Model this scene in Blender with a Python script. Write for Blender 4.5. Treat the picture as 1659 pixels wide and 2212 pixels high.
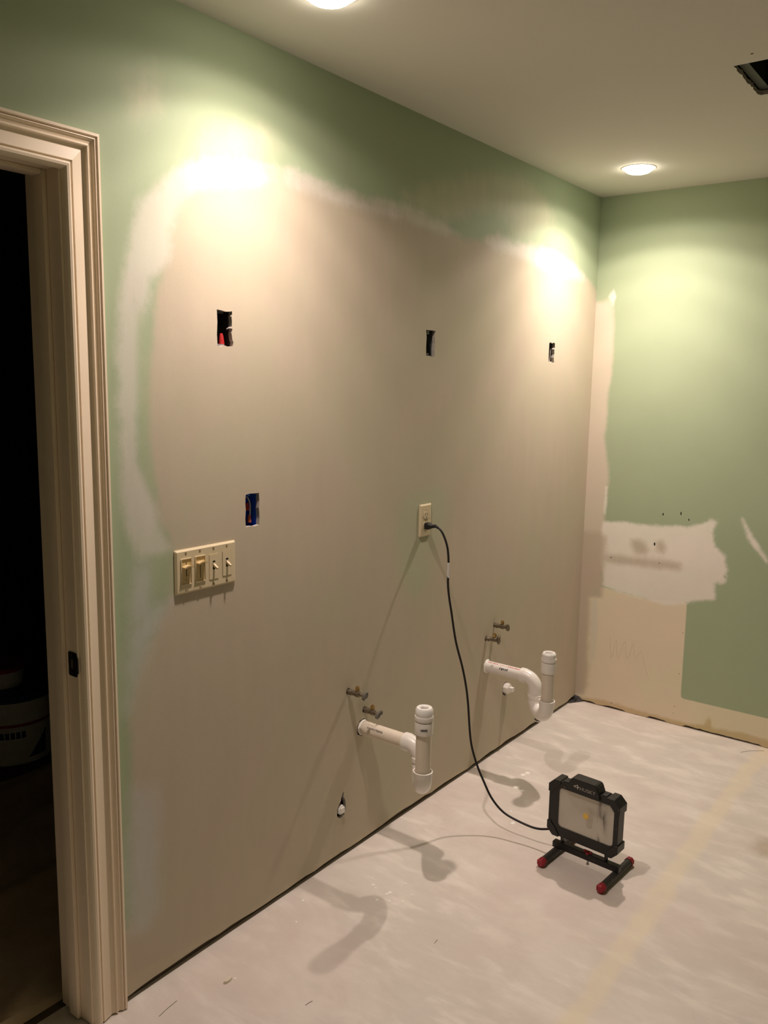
import bpy, bmesh, math, random
import numpy as np
from mathutils import Vector, Matrix
from mathutils.geometry import delaunay_2d_cdt

S = bpy.context.scene
C = S.collection
for o in list(bpy.data.objects):
    bpy.data.objects.remove(o)
random.seed(7)
PI = math.pi

# ------------------------------------------------------------------ camera, world, exposure
H = 2.44
YAW, PITCH, ROLL, FPX = -0.6442, -0.1531, 0.0171, 1816.8
cd = bpy.data.cameras.new('camera'); cam = bpy.data.objects.new('camera', cd); C.objects.link(cam)
fw = Vector((math.sin(YAW)*math.cos(PITCH), math.cos(YAW)*math.cos(PITCH), math.sin(PITCH)))
rt = Vector((math.cos(YAW), -math.sin(YAW), 0)); up = rt.cross(fw)
r2 = math.cos(ROLL)*rt + math.sin(ROLL)*up; u2 = -math.sin(ROLL)*rt + math.cos(ROLL)*up
M = Matrix.Identity(4)
for i in range(3):
    M[i][0], M[i][1], M[i][2] = r2[i], u2[i], -fw[i]
M.translation = Vector((1.6642, -3.8565, 1.576))
cam.matrix_world = M
cd.sensor_fit = 'VERTICAL'; cd.sensor_height = 36.0; cd.lens = FPX*36.0/2212.0
cd.clip_start = 0.02
S.camera = cam
w = bpy.data.worlds.new('World'); S.world = w; w.use_nodes = True
w.node_tree.nodes['Background'].inputs[0].default_value = (0.9, 0.75, 0.6, 1)
w.node_tree.nodes['Background'].inputs[1].default_value = 0.0
S.view_settings.view_transform = 'Standard'
S.view_settings.look = 'None'
S.view_settings.gamma = 1.0
S.view_settings.use_curve_mapping = False
S.view_settings.exposure = 0.0
LAMP_COLOR = (1.0, 0.83, 0.75)
LAMP_POWER = (86.0, 110.0)              # near can, far can
CANS = [(0.319, -2.303), (0.335, -0.428)]          # the two seen in the ceiling
CANS_BEHIND = []              # the rest of the room's downlights, beside / behind the camera

# ------------------------------------------------------------------ materials
def lin(c):
    return tuple(((v/255.0)/12.92 if v/255.0 <= 0.04045 else ((v/255.0+0.055)/1.055)**2.4) for v in c)
def nodes(name):
    m = bpy.data.materials.new(name); m.use_nodes = True
    nt = m.node_tree; b = nt.nodes['Principled BSDF']
    return m, nt, b
def mth(nt, op, a, b=None, c=None, clamp=False):
    n = nt.nodes.new('ShaderNodeMath'); n.operation = op; n.use_clamp = clamp
    for i, v in enumerate((a, b, c)):
        if v is None: continue
        if hasattr(v, 'is_linked'): nt.links.new(v, n.inputs[i])
        else: n.inputs[i].default_value = v
    return n.outputs[0]
def mixc(nt, f, a, b):
    n = nt.nodes.new('ShaderNodeMix'); n.data_type = 'RGBA'
    for i, v in ((0, f), (6, a), (7, b)):
        if hasattr(v, 'is_linked'): nt.links.new(v, n.inputs[i])
        else: n.inputs[i].default_value = v if i == 0 else (*v[:3], 1)
    return n.outputs[2]
def noise(nt, vec, scale, detail=4, rough=0.55, dist=0.0):
    n = nt.nodes.new('ShaderNodeTexNoise'); n.inputs['Scale'].default_value = scale
    n.inputs['Detail'].default_value = detail; n.inputs['Roughness'].default_value = rough
    n.inputs['Distortion'].default_value = dist
    nt.links.new(vec, n.inputs['Vector']); return n.outputs['Fac']
def objco(nt, scale=None):
    t = nt.nodes.new('ShaderNodeTexCoord').outputs['Object']
    if scale:
        mp = nt.nodes.new('ShaderNodeMapping'); mp.inputs['Scale'].default_value = scale
        nt.links.new(t, mp.inputs[0]); return mp.outputs[0]
    return t
def smooth(nt, v, lo, hi):
    n = nt.nodes.new('ShaderNodeMapRange'); n.interpolation_type = 'SMOOTHSTEP'
    nt.links.new(v, n.inputs[0]); n.inputs[1].default_value = lo; n.inputs[2].default_value = hi
    return n.outputs[0]
def bump(nt, b, h, strength=0.2, dist=0.002):
    n = nt.nodes.new('ShaderNodeBump'); n.inputs['Strength'].default_value = strength
    n.inputs['Distance'].default_value = dist
    nt.links.new(h, n.inputs['Height']); nt.links.new(n.outputs[0], b.inputs['Normal'])
def mat(name, col, rough=0.6, metal=0.0, var=0.08, scale=30, bmp=0.0, spec=0.4, speck=None):
    m, nt, b = nodes(name)
    v = objco(nt); n = noise(nt, v, scale)
    d = tuple(max(0, x*(1-var)) for x in col); e = tuple(min(1, x*(1+var)) for x in col)
    c = mixc(nt, n, d, e)
    if speck:
        s = smooth(nt, noise(nt, v, speck[1], 2), speck[2], speck[2]+0.04)
        c = mixc(nt, s, c, speck[0])
    nt.links.new(c, b.inputs['Base Color'])
    b.inputs['Roughness'].default_value = rough; b.inputs['Metallic'].default_value = metal
    b.inputs['Specular IOR Level'].default_value = spec
    if bmp: bump(nt, b, noise(nt, v, scale*6, 3), bmp)
    return m

GREEN = (0.37, 0.445, 0.29)
TAN = (0.545, 0.465, 0.36)
WHITE = (0.67, 0.62, 0.55)

def wall_material(name, layers, base=GREEN):
    """layers: (attribute, colour, softness m, edge noise m, strength, patchiness)"""
    m, nt, b = nodes(name)
    v = objco(nt)
    n1 = noise(nt, v, 14, 6, 0.62); n2 = noise(nt, v, 5, 3); n3 = noise(nt, v, 55, 5, 0.65)
    vs = objco(nt, (1.0, 6.0, 1.2)); ns = noise(nt, vs, 2.6, 5, 0.6)
    base2 = mixc(nt, n2, tuple(x*0.96 for x in base), tuple(x*1.04 for x in base))
    col = base2
    rgh = None
    for (a, c, soft, amp, strength, patch) in layers:
        at = nt.nodes.new('ShaderNodeAttribute'); at.attribute_name = a
        e = mth(nt, 'MULTIPLY_ADD', mth(nt, 'SUBTRACT', n1, 0.5), amp, at.outputs['Fac'])
        e = mth(nt, 'MULTIPLY_ADD', mth(nt, 'SUBTRACT', n3, 0.5), amp*0.5, e)
        f = smooth(nt, e, -soft, soft)
        if patch:
            p = smooth(nt, ns, 0.5-0.35, 0.5+0.2)
            f = mth(nt, 'MULTIPLY', f, mth(nt, 'MULTIPLY_ADD', p, patch, 1-patch))
        f = mth(nt, 'MULTIPLY', f, strength)
        cc = mixc(nt, ns, tuple(x*0.93 for x in c), tuple(min(1, x*1.07) for x in c))
        hue = smooth(nt, noise(nt, v, 2.3, 4, 0.6, 0.5), 0.35, 0.68)
        cc = mixc(nt, mth(nt, 'MULTIPLY', hue, 0.75), cc, (c[0]*0.94, c[1]*1.03, c[2]*0.95))
        col = mixc(nt, f, col, cc)
    nt.links.new(col, b.inputs['Base Color'])
    b.inputs['Roughness'].default_value = 0.62
    b.inputs['Specular IOR Level'].default_value = 0.25
    bump(nt, b, mth(nt, 'ADD', mth(nt, 'MULTIPLY', n3, 0.4), noise(nt, v, 320, 2)), 0.07, 0.002)
    return m

M_gyp = mat('gypsum_edge', (0.42, 0.38, 0.33), 0.9, var=0.25, scale=90, bmp=0.5)
M_ceil = mat('ceiling_paint', (0.72, 0.71, 0.64), 0.8, var=0.02, scale=3, bmp=0.12, spec=0.2)
M_trim = mat('cream_paint', (0.93, 0.785, 0.60), 0.42, var=0.03, scale=9)
M_wood = mat('old_wood', (0.10, 0.075, 0.05), 0.9, var=0.4, scale=25)
M_dark = mat('dark_cavity', (0.02, 0.018, 0.015), 0.9)
M_black = mat('black_plastic', (0.012, 0.011, 0.010), 0.42, var=0.2, speck=((0.35, 0.32, 0.28), 95, 0.735))
M_foot = mat('charcoal_tube', (0.035, 0.032, 0.028), 0.5, var=0.3, scale=60, speck=((0.45, 0.42, 0.37), 80, 0.74))
M_cord = mat('black_rubber', (0.012, 0.010, 0.010), 0.5)
M_red = mat('red_rubber', (0.30, 0.018, 0.028), 0.55, var=0.25, scale=80)
M_pvc = mat('white_pvc', (0.86, 0.82, 0.77), 0.28, var=0.02, spec=0.5)
M_pvcpipe = mat('aged_pvc_pipe', (0.78, 0.69, 0.57), 0.4, var=0.05, scale=22)
M_pvcpink = mat('pvc_riser_pipe', (0.72, 0.64, 0.54), 0.4, var=0.04, scale=22)
M_nylon = mat('nylon_nut', (0.86, 0.84, 0.80), 0.35, var=0.02)
M_brass = mat('brass', (0.58, 0.40, 0.16), 0.3, 1.0, var=0.15, scale=120)
M_bronze = mat('tarnished_metal', (0.22, 0.18, 0.13), 0.42, 0.75, var=0.4, scale=110)
M_handle = mat('grey_knob', (0.20, 0.19, 0.16), 0.45, 0.35, var=0.3, scale=110)
M_ivory = mat('ivory_plastic', (0.70, 0.59, 0.39), 0.38, var=0.03, scale=14)
M_ivory2 = mat('yellowed_ivory_plastic', (0.64, 0.48, 0.24), 0.4, var=0.05, scale=30)
M_screw = mat('screw_paint', (0.42, 0.34, 0.22), 0.4, 0.4)
M_slot = mat('socket_slot', (0.03, 0.025, 0.02), 0.8)
M_blue = mat('blue_plastic', (0.03, 0.12, 0.55), 0.45, var=0.3, scale=60)
M_grey = mat('grey_box_plastic', (0.09, 0.095, 0.10), 0.6, var=0.3, scale=60)
M_greydark = mat('dark_box', (0.03, 0.028, 0.026), 0.8, var=0.4, scale=60)
M_rednut = mat('red_plastic', (0.36, 0.02, 0.02), 0.4)
M_orange = mat('orange_plastic', (0.55, 0.11, 0.03), 0.45)
M_steel = mat('galvanised_steel', (0.45, 0.45, 0.45), 0.45, 0.8, var=0.2, scale=80)
M_wire = mat('white_wire', (0.6, 0.55, 0.45), 0.5)
M_tag = mat('white_tag', (0.62, 0.60, 0.56), 0.5)
M_ink = mat('grey_ink', (0.22, 0.20, 0.17), 0.7)
M_redink = mat('red_ink', (0.55, 0.10, 0.07), 0.7)
M_blackink = mat('black_ink', (0.05, 0.05, 0.06), 0.6)
M_logo = mat('silver_print', (0.55, 0.52, 0.46), 0.5)
M_lens_led = mat('led_phosphor', (0.80, 0.52, 0.10), 0.5)
M_refl = mat('satin_reflector', (0.88, 0.85, 0.78), 0.4, 0.1, var=0.06, scale=14)
M_whitetrim = mat('white_lamp_trim', (0.8, 0.78, 0.72), 0.45)
M_pail = mat('white_pail', (0.86, 0.84, 0.80), 0.45)
M_navy = mat('navy_plastic', (0.02, 0.04, 0.18), 0.5)
M_bandred = mat('red_band', (0.42, 0.03, 0.03), 0.5)
M_cloth = mat('canvas_drop_cloth', (0.62, 0.48, 0.33), 0.95, var=0.15, scale=12, bmp=0.4)
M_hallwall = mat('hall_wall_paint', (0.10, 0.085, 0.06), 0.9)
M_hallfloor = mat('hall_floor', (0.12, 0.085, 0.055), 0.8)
M_chip = mat('plaster_chip', (0.72, 0.64, 0.52), 0.85, var=0.15, scale=200)
M_drip = mat('dried_compound', (0.93, 0.90, 0.82), 0.7)
M_duct = mat('duct_metal', (0.06, 0.062, 0.058), 0.55, 0.5, var=0.4, scale=40)
M_scuff = mat('scuff_mark', (0.20, 0.17, 0.13), 0.9)

def lens_material():
    m, nt, b = nodes('worn_clear_lens')
    out = nt.nodes['Material Output']
    v = objco(nt); n = noise(nt, v, 26, 5, 0.6); ns = noise(nt, objco(nt, (5, 1, 1.0)), 9, 4, 0.7)
    sxyz = nt.nodes.new('ShaderNodeSeparateXYZ'); nt.links.new(v, sxyz.inputs[0])
    side = mth(nt, 'SUBTRACT', 1.0, smooth(nt, mth(nt, 'ABSOLUTE', mth(nt, 'SUBTRACT', sxyz.outputs[0], 0.056)), 0.004, 0.022))
    dirt = mth(nt, 'MULTIPLY', mth(nt, 'MULTIPLY', smooth(nt, ns, 0.42, 0.66), 0.65), side)
    nt.links.new(mixc(nt, n, (0.78, 0.74, 0.67), (0.90, 0.86, 0.78)), b.inputs['Base Color'])
    b.inputs['Roughness'].default_value = 0.22
    b2 = nt.nodes.new('ShaderNodeBsdfDiffuse'); b2.inputs[0].default_value = (0.05, 0.04, 0.03, 1)
    tr = nt.nodes.new('ShaderNodeBsdfTransparent'); tr.inputs[0].default_value = (0.93, 0.92, 0.9, 1)
    mx = nt.nodes.new('ShaderNodeMixShader'); mx.inputs[0].default_value = 0.30
    nt.links.new(tr.outputs[0], mx.inputs[1]); nt.links.new(b.outputs[0], mx.inputs[2])
    m2 = nt.nodes.new('ShaderNodeMixShader'); nt.links.new(dirt, m2.inputs[0])
    nt.links.new(mx.outputs[0], m2.inputs[1]); nt.links.new(b2.outputs[0], m2.inputs[2])
    nt.links.new(m2.outputs[0], out.inputs[0])
    return m
M_lens = lens_material()

def emit_material(name, col, s):
    m, nt, b = nodes(name)
    b.inputs['Base Color'].default_value = (0.9, 0.9, 0.88, 1)
    v = objco(nt)
    nt.links.new(mixc(nt, noise(nt, v, 20), col, tuple(min(1, x*1.02) for x in col)), b.inputs['Emission Color'])
    b.inputs['Emission Strength'].default_value = s
    return m
M_bulb = emit_material('lit_bulb_glass', (1.0, 0.88, 0.72), 32.0)

def floor_material():
    m, nt, b = nodes('skim_coated_floor_boards')
    v = objco(nt)
    vs = objco(nt, (1.0, 2.6, 1.0))
    a = noise(nt, v, 3.2, 6, 0.62, 0.6); a2 = noise(nt, vs, 5, 4, 0.6, 0.3); a3 = noise(nt, v, 1.1, 3)
    a4 = noise(nt, objco(nt, (1.0, 4.0, 1.0)), 22, 5, 0.65)
    col = mixc(nt, smooth(nt, a3, 0.35, 0.65), (0.67, 0.585, 0.53), (0.67, 0.625, 0.565))
    col = mixc(nt, mth(nt, 'MULTIPLY', smooth(nt, a, 0.44, 0.68), 0.6), col, (0.77, 0.71, 0.64))
    col = mixc(nt, mth(nt, 'MULTIPLY', mth(nt, 'MULTIPLY', smooth(nt, a2, 0.46, 0.70), smooth(nt, a3, 0.30, 0.60)), 0.85), col, (0.84, 0.78, 0.71))
    col = mixc(nt, mth(nt, 'MULTIPLY', smooth(nt, a2, 0.46, 0.30), 0.30), col, (0.57, 0.53, 0.46))
    col = mixc(nt, mth(nt, 'MULTIPLY', smooth(nt, a4, 0.60, 0.74), 0.3), col, (0.87, 0.82, 0.75))
    # taped joint between two boards: a yellowish strip running the length of the room
    at = nt.nodes.new('ShaderNodeAttribute'); at.attribute_name = 'joint'
    e = mth(nt, 'MULTIPLY_ADD', mth(nt, 'SUBTRACT', noise(nt, v, 9, 5), 0.5), 0.075, at.outputs['Fac'])
    f = mth(nt, 'MULTIPLY', smooth(nt, e, -0.020, 0.016), mth(nt, 'MULTIPLY_ADD', a, 0.75, 0.12))
    col = mixc(nt, f, col, (0.80, 0.70, 0.50))
    st = nt.nodes.new('ShaderNodeAttribute'); st.attribute_name = 'stain'
    e = mth(nt, 'MULTIPLY_ADD', mth(nt, 'SUBTRACT', noise(nt, v, 12, 5), 0.5), 0.06, st.outputs['Fac'])
    col = mixc(nt, mth(nt, 'MULTIPLY', smooth(nt, e, -0.03, 0.03), 0.6), col, (0.45, 0.36, 0.25))
    nt.links.new(col, b.inputs['Base Color'])
    b.inputs['Roughness'].default_value = 0.55
    b.inputs['Specular IOR Level'].default_value = 0.3
    bump(nt, b, mth(nt, 'ADD', a2, mth(nt, 'MULTIPLY', noise(nt, v, 150, 3), 0.3)), 0.12, 0.003)
    return m

# ------------------------------------------------------------------ geometry helpers
def link(name, me, m, parent=None, smooth_=False):
    o = bpy.data.objects.new(name, me); C.objects.link(o)
    for x in (m if isinstance(m, (list, tuple)) else [m]): me.materials.append(x)
    if parent: o.parent = parent
    if smooth_:
        me.shade_smooth()
        try: me.set_sharp_from_angle(angle=math.radians(38))
        except Exception: pass
    return o
def obj(name, bm, m, parent=None, sm=False):
    bmesh.ops.recalc_face_normals(bm, faces=bm.faces)
    me = bpy.data.meshes.new(name); bm.to_mesh(me); bm.free()
    return link(name, me, m, parent, sm)
def thing(name, label, cat, loc=(0, 0, 0), rotz=0, group=None):
    o = bpy.data.objects.new(name, None); C.objects.link(o); o.empty_display_size = 0.05
    o.location = loc; o.rotation_euler = (0, 0, rotz); o['label'] = label; o['category'] = cat
    if group: o['group'] = group
    return o
def tag(o, label, cat, group=None):
    o['label'] = label; o['category'] = cat
    if group: o['group'] = group
    return o
def struct(o, label=None):
    o['kind'] = 'structure'
    if label: o['label'] = label
    return o
def box(bm, lo, hi, bev=0.0, seg=2):
    vs = [bm.verts.new((x, y, z)) for x in (lo[0], hi[0]) for y in (lo[1], hi[1]) for z in (lo[2], hi[2])]
    fs = [(0,1,3,2),(4,6,7,5),(0,4,5,1),(2,3,7,6),(0,2,6,4),(1,5,7,3)]
    f = [bm.faces.new([vs[i] for i in q]) for q in fs]
    if bev:
        es = list({e for x in f for e in x.edges})
        bmesh.ops.bevel(bm, geom=es, offset=bev, segments=seg, affect='EDGES', profile=0.6)
def bx(name, lo, hi, m, parent=None, bev=0.0):
    bm = bmesh.new(); box(bm, lo, hi, bev); return obj(name, bm, m, parent, bev > 0)
def sweep(bm, pts, rad, seg=20, cap=True, squash=None):
    """tube through pts; rad scalar or list"""
    P = [Vector(p) for p in pts]; n = len(P)
    R = rad if isinstance(rad, (list, tuple)) else [rad]*n
    T = []
    for i in range(n):
        a = P[max(0, i-1)]; b = P[min(n-1, i+1)]
        d = b-a
        if d.length < 1e-9: d = (P[min(n-1, i+2)]-P[max(0, i-2)])
        T.append(d.normalized())
    N = T[0].orthogonal().normalized(); rings = []
    for i in range(n):
        if i: N = (N - T[i]*N.dot(T[i])).normalized()
        B = T[i].cross(N)
        rings.append([bm.verts.new(P[i] + (N*math.cos(2*PI*k/seg) + B*math.sin(2*PI*k/seg))*R[i]) for k in range(seg)])
    for i in range(n-1):
        for k in range(seg):
            bm.faces.new((rings[i][k], rings[i][(k+1) % seg], rings[i+1][(k+1) % seg], rings[i+1][k]))
    if cap:
        bm.faces.new(rings[0][::-1]); bm.faces.new(rings[-1])
def lathe(bm, prof, origin=(0, 0, 0), axis='z', seg=28, closed=False, phase=0.0):
    """prof: list of (r, h) along axis"""
    o = Vector(origin); rings = []
    for r, h in prof:
        ring = []
        for k in range(seg):
            a = 2*PI*k/seg+phase; c, s = r*math.cos(a), r*math.sin(a)
            p = {'z': (c, s, h), 'x': (h, c, s), 'y': (s, h, c)}[axis]
            ring.append(bm.verts.new(o + Vector(p)))
        rings.append(ring)
    nn = len(rings)
    for i in range(nn if closed else nn-1):
        a, b = rings[i], rings[(i+1) % nn]
        for k in range(seg):
            bm.faces.new((a[k], a[(k+1) % seg], b[(k+1) % seg], b[k]))
    if not closed:
        if prof[0][0] > 1e-6: bm.faces.new(rings[0][::-1])
        if prof[-1][0] > 1e-6: bm.faces.new(rings[-1])
    bmesh.ops.remove_doubles(bm, verts=bm.verts, dist=1e-6)
def prism(bm, poly, lo, hi, plane='xz'):
    """extrude a 2D polygon; plane xz -> along y, yz -> along x, xy -> along z"""
    def P(a, b, h): return {'xz': (a, h, b), 'yz': (h, a, b), 'xy': (a, b, h)}[plane]
    A = [bm.verts.new(P(a, b, lo)) for a, b in poly]; B = [bm.verts.new(P(a, b, hi)) for a, b in poly]
    n = len(poly)
    bm.faces.new(A[::-1]); bm.faces.new(B)
    for i in range(n): bm.faces.new((A[i], A[(i+1) % n], B[(i+1) % n], B[i]))
def ringprism(bm, outer, inner, lo, hi, plane='xz'):
    def P(a, b, h): return {'xz': (a, h, b), 'yz': (h, a, b), 'xy': (a, b, h)}[plane]
    n = len(outer); L = []
    for poly, h in ((outer, lo), (outer, hi), (inner, hi), (inner, lo)):
        L.append([bm.verts.new(P(a, b, h)) for a, b in poly])
    for j in range(4):
        A, B = L[j], L[(j+1) % 4]
        for i in range(n): bm.faces.new((A[i], A[(i+1) % n], B[(i+1) % n], B[i]))
def rrect(cx, cy, w_, h_, r, k=5, chamfer=False):
    pts = []
    for (sx, sy, a0) in ((1, 1, 0), (-1, 1, 90), (-1, -1, 180), (1, -1, 270)):
        for i in range(k+1):
            a = math.radians(a0 + 90*i/k)
            if chamfer:
                t = i/k
                c0 = Vector((math.cos(math.radians(a0)), math.sin(math.radians(a0))))
                c1 = Vector((math.cos(math.radians(a0+90)), math.sin(math.radians(a0+90))))
                d = c0*(1-t)+c1*t
                pts.append((cx+sx*(w_/2-r)+d.x*r, cy+sy*(h_/2-r)+d.y*r))
            else:
                pts.append((cx+sx*(w_/2-r)+math.cos(a)*r, cy+sy*(h_/2-r)+math.sin(a)*r))
    return pts
def inpoly(pts, poly):
    x, y = pts[:, 0], pts[:, 1]; ins = np.zeros(len(pts), bool)
    n = len(poly); j = n-1
    for i in range(n):
        xi, yi = poly[i]; xj, yj = poly[j]
        if yi != yj:
            c = ((yi > y) != (yj > y)) & (x < (xj-xi)*(y-yi)/(yj-yi)+xi)
            ins ^= c
        j = i
    return ins
def sdf(pts, poly):
    d = np.full(len(pts), 1e9); n = len(poly)
    for i in range(n):
        a = np.array(poly[i]); b = np.array(poly[(i+1) % n]); ab = b-a
        t = np.clip(((pts-a)@ab)/max(ab@ab, 1e-12), 0, 1)
        d = np.minimum(d, np.linalg.norm(pts-(a+t[:, None]*ab), axis=1))
    return np.where(inpoly(pts, poly), d, -d)
def sheet(name, outline, holes, to3d, depth, step, mats, layers=None, fine=None):
    """a board: triangulated front with real cut-outs, edges extruded back by depth (Vector)"""
    V = []; E = []
    dense = []
    for i in range(len(outline)):
        a, b = Vector(outline[i]), Vector(outline[(i+1) % len(outline)]); k = max(1, int(math.ceil((b-a).length/step)))
        dense += [tuple(a.lerp(b, j/k)) for j in range(k)]
    outline = dense
    def loop(poly):
        s = len(V); n = len(poly)
        V.extend([Vector(q) for q in poly]); E.extend([(s+i, s+(i+1) % n) for i in range(n)])
    loop(outline)
    for h in holes: loop(h)
    ox = [q[0] for q in outline]; oy = [q[1] for q in outline]
    gx = np.arange(min(ox)+step/2, max(ox), step); gy = np.arange(min(oy)+step/2, max(oy), step)
    G = np.array([(a, b) for a in gx for b in gy])
    if fine:
        (fx0, fx1, fy0, fy1), fs = fine
        G = G[~((G[:, 0] > fx0) & (G[:, 0] < fx1) & (G[:, 1] > fy0) & (G[:, 1] < fy1))]
        G = np.vstack([G, np.array([(a, b) for a in np.arange(fx0, fx1, fs) for b in np.arange(fy0, fy1, fs)])])
    d = sdf(G, outline); keep = d > step*0.2
    for h in holes: keep &= sdf(G, h) < -0.004
    V.extend([Vector((float(a), float(b))) for a, b in G[keep]])
    vo, eo, fo, *_ = delaunay_2d_cdt(V, E, [], 0, 1e-6)
    co = np.array([(v.x, v.y) for v in vo]); F = np.array([f for f in fo if len(f) == 3])
    cen = co[F].mean(axis=1); ok = inpoly(cen, outline)
    for h in holes: ok &= ~inpoly(cen, h)
    F = F[ok]
    nv = len(co)
    verts = [to3d(a, b) for a, b in co]
    faces = [tuple(int(i) for i in f) for f in F]
    # rim
    cnt = {}
    for f in faces:
        for i in range(3):
            e = (f[i], f[(i+1) % 3]); cnt[tuple(sorted(e))] = cnt.get(tuple(sorted(e)), 0)+1
    rim = [e for e, c in cnt.items() if c == 1]
    rv = {}
    for e in rim:
        for i in e:
            if i not in rv:
                rv[i] = len(verts); verts.append(tuple(Vector(verts[i])+depth))
    nf = len(faces)
    for a, b in rim: faces.append((a, b, rv[b], rv[a]))
    me = bpy.data.meshes.new(name); me.from_pydata([tuple(v) for v in verts], [], faces)
    o = link(name, me, mats)
    mi = np.zeros(len(faces), dtype=np.int32)
    if len(mats) > 1: mi[nf:] = 1
    me.polygons.foreach_set('material_index', mi)
    bm = bmesh.new(); bm.from_mesh(me); bmesh.ops.recalc_face_normals(bm, faces=bm.faces); bm.to_mesh(me); bm.free()
    inv = np.vstack([co, np.array([co[i] for i in sorted(rv, key=lambda k: rv[k])])]) if rv else co
    for k, polys in (layers or {}).items():
        if callable(polys): val = polys(inv)
        else: val = np.max([sdf(inv, q) for q in polys], axis=0)
        at = me.attributes.new(k, 'FLOAT', 'POINT'); at.data.foreach_set('value', val.astype(np.float32))
    return o
def jag(poly, amp, n=3):
    """subdivide edges and jitter: torn / sawn edges"""
    out = []
    for i in range(len(poly)):
        a = Vector(poly[i]); b = Vector(poly[(i+1) % len(poly)])
        for k in range(n):
            p = a.lerp(b, k/n)
            out.append((p.x+random.uniform(-amp, amp), p.y+random.uniform(-amp, amp)))
    return out
def circ(cx, cy, r, n=20, amp=0.0):
    return [(cx+(r+random.uniform(-amp, amp))*math.cos(2*PI*i/n), cy+(r+random.uniform(-amp, amp))*math.sin(2*PI*i/n)) for i in range(n)]
def arc(c, a, b, t0, t1, n):
    c, a, b = Vector(c), Vector(a), Vector(b)
    return [c + a*math.cos(t0+(t1-t0)*i/n) + b*math.sin(t0+(t1-t0)*i/n) for i in range(n+1)]
def spline(pts, n=8):
    P = [Vector(p) for p in pts]; P = [P[0]*2-P[1]]+P+[P[-1]*2-P[-2]]; out = []
    for i in range(1, len(P)-2):
        for k in range(n):
            t = k/n; a, b, c, d = P[i-1], P[i], P[i+1], P[i+2]
            out.append(0.5*((2*b)+(c-a)*t+(2*a-5*b+4*c-d)*t*t+(3*b-a-3*c+d)*t**3))
    out.append(P[-2]); return out

# ------------------------------------------------------------------ the room
XR, YF = 2.9, -4.9                     # right wall, wall behind the camera
DOOR0, DOOR1, DHEAD = -2.797, -3.60, 2.010

# paint / compound patches and one painted lamp glow (y, z) on the left wall
MUD = [(-2.465,2.088),(-2.4,2.106),(-2.277,2.121),(-2.142,2.131),(-2.032,2.134),(-1.912,2.131),(-1.76,2.119),(-1.618,2.129),(-1.49,2.129),(-1.321,2.111),(-1.198,2.089),(-1.069,2.096),(-0.951,2.132),(-0.821,2.116),(-0.625,2.133),(-0.452,2.127),(-0.213,2.097),(-0.024,2.034),(0.2,1.95),(0.2,-0.2),(-2.64,-0.2),(-2.72,0.1),(-2.72,0.17),(-2.655,0.25),(-2.66,0.574),(-2.665,0.743),(-2.65,0.833),(-2.60,0.93),(-2.54,1.02),(-2.528,1.155),(-2.57,1.283),(-2.589,1.419),(-2.589,1.54),(-2.565,1.681),(-2.541,1.811),(-2.5,1.944),(-2.515,2.005)]
WH = [[(-2.458,2.089),(-2.385,2.109),(-2.244,2.133),(-2.142,2.137),(-2.211,2.082),(-2.356,2.055),(-2.46,2.015),(-2.5,1.944),(-2.512,1.857),(-2.568,1.798),(-2.601,1.658),(-2.611,1.486),(-2.621,1.377),(-2.583,1.307),(-2.558,1.213),(-2.522,1.155),(-2.553,1.142),(-2.622,1.142),(-2.653,1.203),(-2.665,1.314),(-2.665,1.487),(-2.667,1.634),(-2.649,1.78),(-2.625,1.884),(-2.595,1.97),(-2.541,2.021)],
      [(-2.159,2.127),(-2.069,2.151),(-1.953,2.137),(-1.783,2.129),(-1.569,2.145),(-1.408,2.135),(-1.199,2.097),(-1.32,2.088),(-1.515,2.096),(-1.737,2.096),(-1.953,2.092),(-2.069,2.102)],
      [(-1.069,2.096),(-0.952,2.141),(-0.822,2.124),(-0.542,2.144),(-0.263,2.111),(-0.079,2.049),(-0.444,2.051),(-0.819,2.081),(-1.034,2.079)]]
WH2 = [[(-2.525,1.031),(-2.566,0.967),(-2.602,0.916),(-2.645,0.88),(-2.663,0.931),(-2.655,0.976),(-2.585,1.019)],
       [(-2.662,0.574),(-2.578,0.541),(-2.582,0.415),(-2.588,0.209),(-2.626,0.164),(-2.682,0.182),(-2.688,0.338)],
       [(-2.664,0.908),(-2.603,0.905),(-2.632,0.853),(-2.659,0.778),(-2.672,0.77)],
       [(-2.64,1.13),(-2.58,1.13),(-2.60,1.0),(-2.65,0.97)]]
SMEAR_GLOW = [[(-1.57,2.173),(-1.413,2.238),(-1.21,2.292),(-1.019,2.345),(-0.768,2.377),(-0.561,2.335),(-0.466,2.258),(-0.671,2.19),(-0.86,2.128),(-0.838,2.218),(-1.01,2.224),(-1.203,2.168),(-1.322,2.126),(-1.49,2.136)],
         [(-2.399,2.166),(-2.307,2.211),(-2.193,2.23),(-2.142,2.201),(-2.211,2.146),(-2.34,2.119),(-2.414,2.13)],
         [(-2.62,2.22),(-2.55,2.27),(-2.53,2.20),(-2.60,2.15)]]  # lamp glow high on the wall, put into the colour as a pale patch
GRN = [[(-1.587,1.12),(-1.508,1.191),(-1.366,1.211),(-1.226,1.173),(-1.221,1.076),(-1.295,0.981),(-1.351,0.869),(-1.466,0.805),(-1.555,0.954)]]
GRN2 = [[(-2.585,1.147),(-2.50,1.146),(-2.50,1.036),(-2.564,1.036),(-2.585,1.089)],
        [(-2.61,1.75),(-2.575,1.70),(-2.578,1.54),(-2.578,1.40),(-2.555,1.28),(-2.58,1.29),(-2.612,1.38),(-2.61,1.50)]]
BASEL = [[(-2.8,-0.1),(0.1,-0.1),(0.1,0.018),(-0.968,0.030),(-1.84,0.036),(-2.303,0.030),(-2.55,0.05),(-2.8,0.085)]]

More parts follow.
